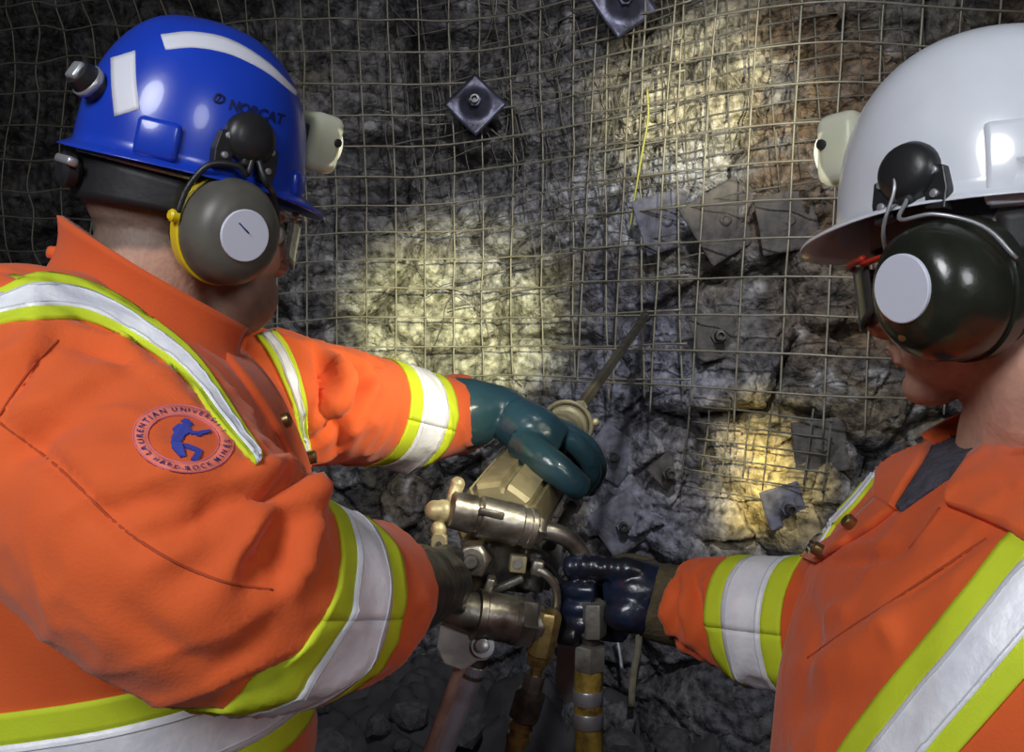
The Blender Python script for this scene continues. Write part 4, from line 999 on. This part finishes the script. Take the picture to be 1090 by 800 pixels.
def glasses(M, label, lens_m, temple_m):
    root = thing('safety_glasses', tuple(to_w(M, (.09, 0, 0))), label, 'glasses')
    for sg in (-1, 1):
        G = np.zeros((11, 8, 3)); N = np.zeros_like(G)
        for i in range(11):
            y = .007 + .060 * i / 10; s = y / .067
            for j in range(8):
                t = j / 7; zt, zb = .030 - .004 * s * s, -.024 + .016 * (abs(s - .55) ** 2) * 3
                G[i, j] = (.119 - .040 * s ** 2.4, sg * y, zb + (zt - zb) * t); N[i, j] = nrm((1, sg * .9 * s ** 1.4, 0))
        ln = obj('lens', xf(fix(*slab(G, N, 0, .0022)), M), lens_m, root)
        obj('temple', xf(tube([(.080, sg * .069, .026), (.05, sg * .078, .026), (.005, sg * .083, .022), (-.03, sg * .084, .008)], [.005, .005, .0045, .004], 8, sub=14, flat=.5), M), temple_m, root)
    obj('brow_bar', xf(tube([(.080, -.068, .031), (.110, -.04, .033), (.121, 0, .034), (.110, .04, .033), (.080, .068, .031)], .003, 8, sub=24), M), temple_m, root)
    return root
UP = (0, 0, 1)
# ---- blue hat
MHL = head_frame(to_w(ML, (-.006, 0, .062)), FL, math.radians(4), math.radians(15)) @ np.diag((.89, .93, .95, 1.0))
hat_l = thing('hard_hat', tuple(MHL[:3, 3]), 'blue hard hat with white reflective strips on the left man', 'hard hat', None)
sh_l, bh = headgear(MHL, M_BLUE, hat_l)
upL = MHL[:3, 2]
obj('reflective_strip', laid(bh, [(118, 62), (119, 92), (122, 124)], [(144, 54), (145, 84), (149, 116)], 14, 6, .0006, .0016, .95), M_TAPE, hat_l)
obj('reflective_strip', laid(bh, [(171, 37), (205, 34), (245, 42), (285, 66), (317, 98)], [(176, 53), (210, 51), (248, 59), (285, 78), (315, 102)], 40, 5, .0006, .0016, 1.0), M_TAPE, hat_l)
for (px, py, s1, s2, g_) in ((168, 148, .040, .036, .9), (316, 196, .030, .026, 1.0)):
    obj('slot_block', xf(rbox((.016, s1, s2), .005), seat(bh, px, py, upL, g_, .002)), M_BLUE, hat_l)
# printed name
def print_on(bvh, s, px0, px1, hgt, guess, off=.0008):
    V, Fc = text_mesh(s, 1.0, .035); x = V[:, 0]; wdt = x.max() - x.min(); t = (x - x.min()) / wdt; hh = V[:, 1] / .72
    d = np.array(px1, float) - np.array(px0, float); nrm2 = np.array((d[1], -d[0])) / np.hypot(*d)
    out = []
    for ti, hi in zip(t, hh):
        q = np.array(px0) + d * ti + nrm2 * hgt * hi; h, n = cast(bvh, q[0], q[1], guess); out.append(h + n * off)
    return np.array(out), Fc
obj('printed_name', print_on(bh, 'NORCAT', (243, 116), (301, 133), 11.0, .93), M_DARKINK, hat_l, smooth=False)
ringp = []
for k in range(16):
    a = 2 * math.pi * k / 16
    ringp.append((cast(bh, 233 + 5.2 * math.cos(a), 105 + 4.6 * math.sin(a), .93), 1))
lg = tube([h[0] + h[1] * .0005 for h, _ in ringp] + [ringp[0][0][0] + ringp[0][0][1] * .0005], .0011, 6)
sl = tube([cast(bh, 230, 109, .93)[0], cast(bh, 236, 101, .93)[0]], .0010, 6)
obj('printed_logo', join(lg, sl), M_DARKINK, hat_l)
# cord clip on the back
Mc = frame(to_w(MHL, (-.128, -.012, .050)), MHL[:3, :3] @ np.array((-1, -.15, .45)), upL)
cc = obj('cord_clip', lathe([(-.004, .014), (.010, .015), (.020, .013), (.022, .008)], Mc, 18), M_BLACK, hat_l, auto=40)
obj('clip_ring', xf(lathe([(.003, .0162), (.009, .0164)], None, 20), Mc), M_CLAMP, cc)
obj('clip_cap', xf(rbox((.010, .016, .018), .003), Mc @ np.array(((1, 0, 0, .020), (0, 1, 0, 0), (0, 0, 1, 0), (0, 0, 0, 1.0)))), M_CLAMP, cc)
Mm = clip_part(bh, 266, 148, upL, .9, hat_l, .86, math.radians(-6))
MCL = frame(to_w(ML, (-.004, -.083, -.006)), ML[:3, :3] @ np.array((.02, -1, -.10)), ML[:3, 2])
cupL = cup(MCL, M_CUPGREY, M_YELLOW, .046, hat_l, .0245, (-.002, .0), 1.0, 1.10)
hp, hn = cast(bh, 264, 168, .9)
q0 = hp + hn * .008
def on_cup(y, z, x): return to_w(MCL, (x, y, z))
# wire arms: rear one drops along the back plate, front one passes before the cup  (local y of the cup frame points forward or back)
sgn = 1.0 if np.dot(MCL[:3, 1], FL) > 0 else -1.0
obj('wire_arm', tube([q0, q0 + np.array((-.004, -.004, -.016)), on_cup(-sgn * .012, .062, .022), on_cup(-sgn * .036, .056, .016), on_cup(-sgn * .048, .030, .008), on_cup(-sgn * .0515, .004, .006)], .0030, 8, sub=30), M_BLACK, cupL)
obj('wire_arm', tube([q0 + np.array((.006, 0, -.002)), q0 + np.array((.012, .002, -.022)), on_cup(sgn * .034, .046, .018), on_cup(sgn * .050, .020, .010), on_cup(sgn * .0515, -.004, .006)], .0030, 8, sub=30), M_BLACK, cupL)
for s_ in (-1, 1): obj('pivot', lathe([(0, .006), (.006, .006), (.008, .004)], frame(on_cup(s_ * .050, .002, .004), MCL[:3, 1] * s_, MCL[:3, 2]), 14), M_YELLOW, cupL, auto=40)
MC2 = frame(to_w(ML, (-.010, .083, -.002)), ML[:3, :3] @ np.array((.02, 1, -.10)), ML[:3, 2])
cupL2 = cup(MC2, M_CUPGREY, M_YELLOW, .046, hat_l, .0245, (0, 0), 1.0, 1.10)
obj('wire_arm', tube([to_w(MHL, (.0, .112, .03)), to_w(MHL, (0, .122, -.005)), to_w(MC2, (.02, 0, .058)), to_w(MC2, (.044, 0, .02))], .003, 8, sub=16), M_BLACK, cupL2)
# small pen stroke on the sticker
pa, pb = to_w(MCL, (.0490, sgn * -.012, .010)), to_w(MCL, (.0490, sgn * .000, .003))
obj('pen_mark', tube([pa, pb], .0007, 5), M_INK, cupL)
cap_lamp(MHL, (.154, .0, .060), 'clear plastic cap lamp on the front of the blue hard hat', (0.68, 2.75, 1.20), 250.0, 10.5, (1.0, .90, .50))
glasses(ML, 'clear safety glasses on the man in the blue hat', M_LENS, M_LENS)
# ---- white hat
MHR = head_frame(to_w(MR, (.006, 0, .060)), FR, math.radians(1), math.radians(0)) @ np.diag((.93, .93, .95, 1.0))
hat_r = thing('hard_hat', tuple(MHR[:3, 3]), 'plain white hard hat on the right man', 'hard hat', None)
sh_r, bhr = headgear(MHR, M_WHITE, hat_r)
upR = MHR[:3, 2]
clip_part(bhr, 968, 184, upR, .72, hat_r, .80, math.radians(4))
obj('slot_block', xf(rbox((.012, .060, .062), .005), seat(bhr, 1098, 168, upR, .66, .006)), M_WHITE, hat_r)
MCR = frame(to_w(MR, (-.004, .083, -.014)), MR[:3, :3] @ np.array((.28, 1, -.06)), MR[:3, 2])
cupR = cup(MCR, M_CUPBLACK, M_CUPBLACK, .060, hat_r, .0250, (0, .004), 1.0, 1.12)
sgr = 1.0 if np.dot(MCR[:3, 1], FR) > 0 else -1.0
hp, hn = cast(bhr, 963, 190, .7); q0 = hp + hn * .012
onr = lambda y, z, x: to_w(MCR, (x, y, z))
obj('wire_arm', tube([q0, q0 + np.array((-.002, -.002, -.014)), onr(sgr * .030, .056, .036), onr(sgr * .046, .036, .020), onr(sgr * .052, .010, .008)], .0016, 8, sub=26), M_CLAMP, cupR)
obj('wire_arm', tube([q0 + np.array((.007, -.002, .004)), q0 + np.array((.008, -.004, -.016)), onr(sgr * .004, .056, .046), onr(-sgr * .022, .052, .040), onr(-sgr * .044, .036, .022), onr(-sgr * .054, .010, .008)], .0016, 8, sub=30), M_CLAMP, cupR)
obj('screw', lathe([(0, .0035), (.004, .0035), (.0045, .002)], frame(onr(sgr * .010, -.030, .054), MCR[:3, 0], UP), 12), M_STUD, cupR, auto=40)
MC3 = frame(to_w(MR, (-.008, -.083, -.006)), MR[:3, :3] @ np.array((.02, -1, -.06)), MR[:3, 2])
cupR2 = cup(MC3, M_CUPBLACK, M_CUPBLACK, .060, hat_r, .0265, (0, .004), 1.06, 1.12)
obj('wire_arm', tube([to_w(MHR, (.0, -.112, .03)), to_w(MHR, (0, -.122, -.005)), to_w(MC3, (.03, 0, .058)), to_w(MC3, (.058, 0, .02))], .002, 8, sub=16), M_CLAMP, cupR2)
cap_lamp(MHR, (.128, .006, .075), 'clear plastic cap lamp on the front of the white hard hat', (-0.20, 1.22, 1.38), 21.0, 52.0, (1.0, .93, .70))
glasses(MR, 'smoked safety glasses with red arms under the white hat', M_LENSD, M_RED)

# ------------------------------------------------------------------ rock drill, steel, air leg, hoses
R0, T0 = P(530, 555, 1.25), P(687, 337, 2.80)
AX = nrm(T0 - R0)
def dpt(s, y=0.0, z=0.0):
    """point on the drill: s metres along the axis, y sideways, z up"""
    M = frame(R0, AX, UP); return to_w(M, (s, y, z))
MD = frame(R0, AX, UP)
drill = thing('rock_drill', tuple(dpt(.2)), 'khaki handheld rock drill with worn steel valves held between the two men', 'rock drill')
def fluted(s0, s1, r0, r1, nfl, groove, rot, bev=.006):
    prof = []
    for k in range(nfl):
        a = 2 * math.pi * (k + .5) / nfl + rot; w_ = math.pi / nfl
        for f_, rr in ((-.98, 1 - groove), (-.86, 1 - groove), (-.74, 1.0), (-.25, .965), (.25, .965), (.74, 1.0), (.86, 1 - groove), (.98, 1 - groove)):
            prof.append((a + f_ * w_, rr))
    rows = [(s0, r0 * .90), (s0 + bev, r0)] + [(s0 + (s1 - s0) * t, r0 + (r1 - r0) * t) for t in (.25, .5, .75)] + [(s1 - bev, r1), (s1, r1 * .9)]
    V = np.vstack([np.array([(s, r * rr * math.cos(a), r * rr * math.sin(a)) for a, rr in prof]) for s, r in rows]); m = len(prof); Fc = []
    for i in range(len(rows) - 1):
        for k in range(m): Fc.append((i * m + k, (i + 1) * m + k, (i + 1) * m + (k + 1) % m, i * m + (k + 1) % m))
    Fc.append(tuple(range(m))); Fc.append(tuple((len(rows) - 1) * m + k for k in range(m))[::-1])
    return xf((V, Fc), MD)
obj('cylinder_body', fix(*fluted(-.010, .285, .059, .059, 8, .15, .25)), M_KHAKI, drill, auto=35)
obj('front_head', xf(lathe([(.298, .050), (.310, .055), (.335, .055), (.345, .044), (.40, .040), (.405, .036)], None, 28), MD), M_KHAKI, drill, auto=40)
obj('chuck', xf(lathe([(.400, .032), (.45, .033), (.455, .038), (.475, .038), (.480, .030), (.500, .027), (.505, .020)], None, 28), MD), M_KHAKI, drill, auto=40)
rt = obj('steel_retainer', xf(tube([(.468, .044 * math.cos(a), .044 * math.sin(a)) for a in np.linspace(-.6, 3.9, 22)], .0042, 8), MD), M_KHAKI, drill)
obj('retainer_knob', xf(ball((.474, -.050, .004), .008, 14, 10), MD), M_KHAKIL, rt)
# steel
steel = thing('drill_steel', tuple(dpt(.5)), 'long dark drill steel running from the chuck to the rock', 'drill steel')
tipd = float(np.linalg.norm(T0 - R0))
obj('rod', xf(lathe([(.47, .0125), (tipd, .0125)], None, 6), MD), mat('drill_rod', (.085, .075, .055), .5, metal=.5, bump=.1, bscale=40, var=.5, vscale=20), steel, smooth=False)
obj('shank_collar', xf(lathe([(.50, .014), (.505, .017), (.53, .017), (.60, .0135)], None, 6), MD), M_KHAKIL, steel, auto=40)
obj('bit', xf(lathe([(tipd - .02, .015), (tipd + .02, .019), (tipd + .05, .019), (tipd + .06, .012)], None, 12), MD), M_STEELD, steel, auto=40)
# side rods
for (oy, oz) in ((-.058, -.052), (.062, -.03)):
    rd = obj('side_rod', xf(lathe([(.05, .008), (.36, .008)], np.array(((1, 0, 0, 0), (0, 1, 0, oy), (0, 0, 1, oz), (0, 0, 0, 1.0))), 10), MD), M_STEELD, drill, auto=40)
    obj('rod_nut', xf(lathe([(.205, .015), (.228, .015), (.230, .012)], np.array(((1, 0, 0, 0), (0, 1, 0, oy), (0, 0, 1, oz), (0, 0, 0, 1.0))), 6), MD), M_CLAMP, rd, smooth=False)
def rod(a, b, prof, m, name, parent, seg=24, sm=True):
    """turned part between two points; prof = [(t, r)] with t along a->b"""
    a, b = np.asarray(a), np.asarray(b); L = np.linalg.norm(b - a); d = (b - a) / L
    return obj(name, lathe([(t * L, r) for t, r in prof], frame(a, d, UP), seg), m, parent, smooth=sm, auto=40)
# backhead: throttle valve cylinder
A, B = P(477, 541, 1.175), P(569, 563, 1.205)
bh_ = rod(A, B, [(0, .018), (.03, .0235), (.28, .0245), (.30, .0225), (.33, .0225), (.35, .0262), (.62, .0262), (.64, .0272), (.80, .0272), (.82, .0245), (.90, .0245), (.91, .0262), (.97, .0262), (1, .021)], M_STEEL, 'throttle_valve', drill, 30)
dv = nrm(B - A)
slot_c = A + (B - A) * .50 + np.array((0, -.0245, .010))
obj('key_slot', rbox((.034, .006, .011), .003, frame(slot_c, dv, UP)), M_STEELD, bh_)
rod(P(566, 562, 1.200), P(577, 565, 1.204), [(0, .0175), (.1, .0185), (.9, .0185), (1, .0175)], M_STEEL, 'hex_collar', drill, 6, False)
kn = obj('throttle_knob', fuse([ball(P(463, 543, 1.17), (.0135, .0135, .013)), ball(P(472, 544, 1.17), (.014, .014, .015)), limb([P(465, 543, 1.17), P(482, 545, 1.175)], [.012, .013], 6, 14)], .002, 3), M_KHAKIL, drill)
obj('throttle_lever', fuse([limb([P(479, 540, 1.18), P(483, 526, 1.185), P(487, 517, 1.19)], [.0075, .0082, .0092], 12, 14), ball(P(487, 515, 1.19), .0098)], .0018, 3), M_KHAKIL, drill)
obj('valve_boss', ball(P(467, 563, 1.165), (.010, .010, .011), 16, 10), M_KHAKIL, drill)
bk = obj('pin_bracket', fix(*prism([(-.010, -.014), (.010, -.014), (.010, .010), (.004, .015), (-.006, .015), (-.010, .008)], .014, frame(P(468, 578, 1.165), (1, 0, 0), (0, -1, 0)), .002)), M_KHAKI, drill, smooth=False)
rod(P(467, 579, 1.150), P(467, 579, 1.149), [(0, .0035), (1, .0035)], M_RUBBER, 'pin_hole', bk, 14)
# elbow pipe into the hand
obj('elbow_pipe', tube([P(572, 564, 1.203), P(588, 566, 1.205), P(604, 573, 1.21), P(615, 584, 1.215), P(622, 600, 1.22), P(626, 630, 1.222), P(628, 655, 1.222)], .0122, 18, sub=44), M_STEEL, drill)
# middle casting and fittings
obj('rear_casting', fuse([rbox((.095, .06, .070), .012, frame(P(535, 597, 1.275), (1, 0, -.15), UP), 3), limb([P(512, 575, 1.23), P(516, 612, 1.245), P(520, 648, 1.235)], [.022, .026, .024], 10, 18), limb([P(572, 585, 1.25), P(560, 625, 1.25)], [.018, .024], 8, 16), limb([P(530, 560, 1.24), P(535, 600, 1.27)], [.035, .04], 6, 18)], .003, 4), M_STEELD, drill)
nt_ = rod(P(508, 591, 1.225), P(502, 597, 1.175), [(0, .0225), (.1, .0235), (.85, .0235), (.95, .021), (1, .017)], M_STEEL, 'hex_nut', drill, 6, False)
rod(P(503, 596, 1.185), P(501, 598, 1.163), [(0, .0155), (.55, .0155), (.56, .0095), (.9, .0095), (1, .008)], M_STEELD, 'stud_end', nt_, 20)
sq = obj('square_plug', rbox((.021, .022, .022), .002, frame(P(551, 599, 1.215), (1, .1, -.12), UP)), M_KHAKI, drill)
rod(P(551, 599, 1.206), P(551, 599, 1.203), [(0, .007), (1, .007)], M_STEELD, 'plug_recess', sq, 16)
obj('gland_ring', rbox((.012, .030, .022), .003, frame(P(521, 622, 1.205), (1, 0, -.35), UP)), M_STEEL, drill)
obj('clamp_arm', rbox((.046, .016, .010), .003, frame(P(540, 622, 1.21), (1, 0, .45), UP)), M_STEELD, drill)
obj('tube_nut', rbox((.015, .018, .020), .003, frame(P(572, 604, 1.20), (1, 0, -.25), UP)), M_STEEL, drill)
obj('water_tube', tube([P(572, 606, 1.195), P(582, 612, 1.195), P(591, 624, 1.20), P(593, 640, 1.205), P(590, 660, 1.21)], .0056, 12, sub=30), M_STEEL, drill)
obj('oil_line', tube([P(574, 596, 1.21), P(588, 606, 1.22), P(597, 622, 1.225), P(596, 650, 1.225)], .0026, 8, sub=24), M_RUBBER, drill)
# lower cylinder (leg feed valve)
A, B = P(462, 646, 1.155), P(577, 664, 1.195)
lc = rod(A, B, [(0, .008), (.03, .014), (.30, .024), (.36, .026), (.37, .031), (.43, .031), (.44, .0295), (.70, .0295), (.71, .031), (.75, .031)], M_STEEL, 'feed_cylinder', drill, 32)
lcn = rod(A, B, [(.75, .0305), (.755, .032), (.885, .032), (.89, .030)], M_STEEL, 'feed_nut', drill, 6, False)
rod(A, B, [(.885, .025), (.90, .0262), (.96, .0262), (.985, .022), (1.0, .018)], M_STEEL, 'feed_cap', drill, 28)
lug = obj('leg_lug', fix(*prism([(-.050, .020), (-.052, -.010), (-.040, -.030), (-.016, -.036), (.0, -.022), (.012, -.020), (.020, -.010), (.019, .006), (.008, .016), (-.02, .022)], .012, frame(P(510, 682, 1.180), (1, 0, -.1), (0, -1, 0)), .002)), M_PLATE, drill, smooth=False)
rod(P(514, 687, 1.172), P(514, 687, 1.150), [(0, .0145), (.45, .0145), (.46, .0085), (.95, .0085), (1, .007)], M_CLAMP, 'pivot_bolt', lug, 18)
obj('mount_plate', fix(*prism([(-.020, .045), (.026, .040), (.022, .0), (.006, -.036), (-.022, -.030), (-.034, .0)], .006, frame(P(580, 600, 1.31), (1, 0, 0), (0, -1, 0)), .001)), M_PLATE, drill, smooth=False)
obj('mount_plate', fix(*prism([(-.012, .040), (.018, .038), (.022, -.05), (-.004, -.056), (-.016, -.03)], .006, frame(P(603, 704, 1.31), (1, 0, 0), (0, -1, 0)), .001)), M_PLATE, drill, smooth=False)
# air leg
La, Lb = P(507, 702, 1.20), P(470, 800, 1.225)
ld = (Lb - La) / (La[2] - Lb[2]); Lend = La + ld * (La[2] - 0.03)
leg = thing('feed_strut', tuple(Lend), 'chrome air leg tube slanting down from the drill to the floor', 'support tube')
rod(La, Lend, [(0, .012), (.004, .0165), (.55, .0165), (.551, .024), (1, .024)], M_CHROME, 'tube', leg, 28)
off = np.array((-.0165, -.012, .004))
rod(La + off + ld * -.012, La + off + ld * .55, [(0, .0075), (1, .0075)], M_COPPER, 'thin_rod', leg, 16)  # thin copper-coloured rod along the left of the chrome tube
rod(La - ld * .022, La + ld * .02, [(0, .010), (.3, .0145), (1, .0170)], M_STEELD, 'leg_head', leg, 20)
rod(Lend - ld * .06, Lend + ld * .03, [(0, .026), (.6, .03), (.7, .016), (1, .004)], M_STEELD, 'spike_foot', leg, 16)
# brass water hose
wh = thing('water_hose', tuple(P(545, 800, 1.22)), 'oily brass fittings and thin hose hanging below the drill', 'hose')
a_, b_ = P(584, 650, 1.185), P(572, 706, 1.19)
rod(a_, b_, [(0, .0165), (.06, .0185), (.80, .0185), (.84, .0150), (1, .0135)], M_BRASS, 'brass_union', wh, 8, False)
rod(P(574, 700, 1.19), P(569, 722, 1.195), [(0, .0105), (.4, .0105), (.5, .008), (1, .008)], M_BRASS, 'brass_neck', wh, 18)
rod(P(570, 717, 1.195), P(566, 734, 1.197), [(0, .0135), (1, .0135)], M_STEEL, 'coupling_nut', wh, 6, False)
rod(P(566, 734, 1.197), P(557, 766, 1.20), [(0, .014), (.10, .0205), (.92, .0205), (1, .016)], M_STEELD, 'coupling', wh, 6, False)
rod(P(557, 764, 1.20), P(546, 806, 1.205), [(0, .013), (.12, .0135), (.14, .0155), (.24, .0155), (.26, .0125), (.40, .0125), (.42, .0155), (.56, .0155), (.58, .013), (1, .013)], M_BRASS, 'hose_barb', wh, 18)
obj('hose', tube([P(547, 800, 1.205), P(538, 840, 1.22), (-.03, 1.27, .70), (.0, 1.42, .30), (.10, 1.60, .03), (.5, 1.75, .02)], .0125, 14, sub=50), M_RUBBER, wh)
# yellow air hose in the right man's hand
ah = thing('air_hose', tuple(P(627, 800, 1.225)), 'yellow-brown air hose with two silver clamps below the gloved hand', 'hose')
rod(P(631, 640, 1.195), P(631, 676, 1.20), [(0, .0165), (.04, .0175), (.96, .0175), (1, .0165)], M_NUT, 'swivel_nut', ah, 6, False)
rod(P(629, 672, 1.205), P(628, 690, 1.21), [(0, .012), (1, .012)], M_STEELD, 'stem', ah, 16)
rod(P(628, 685, 1.208), P(627, 711, 1.21), [(0, .0205), (.05, .0215), (.95, .0215), (1, .0205)], M_NUT, 'coupling_nut', ah, 6, False)
obj('hose', tube([P(627, 709, 1.212), P(626, 760, 1.213), P(627, 800, 1.215), (.10, 1.215, .80), (.11, 1.25, .40), (.16, 1.40, .05), (.5, 1.55, .02)], .0185, 20, sub=60), M_HOSE, ah)
for y0, y1 in ((733, 748), (757, 773)): rod(P(626, y0, 1.213), P(626, y1, 1.213), [(0, .0192), (.08, .0200), (.92, .0200), (1, .0192)], M_CLAMP, 'clamp', ah, 26)
rod(P(619, 748, 1.198), P(633, 754, 1.198), [(0, .003), (1, .003)], M_BRASS, 'clamp_wire', ah, 8)
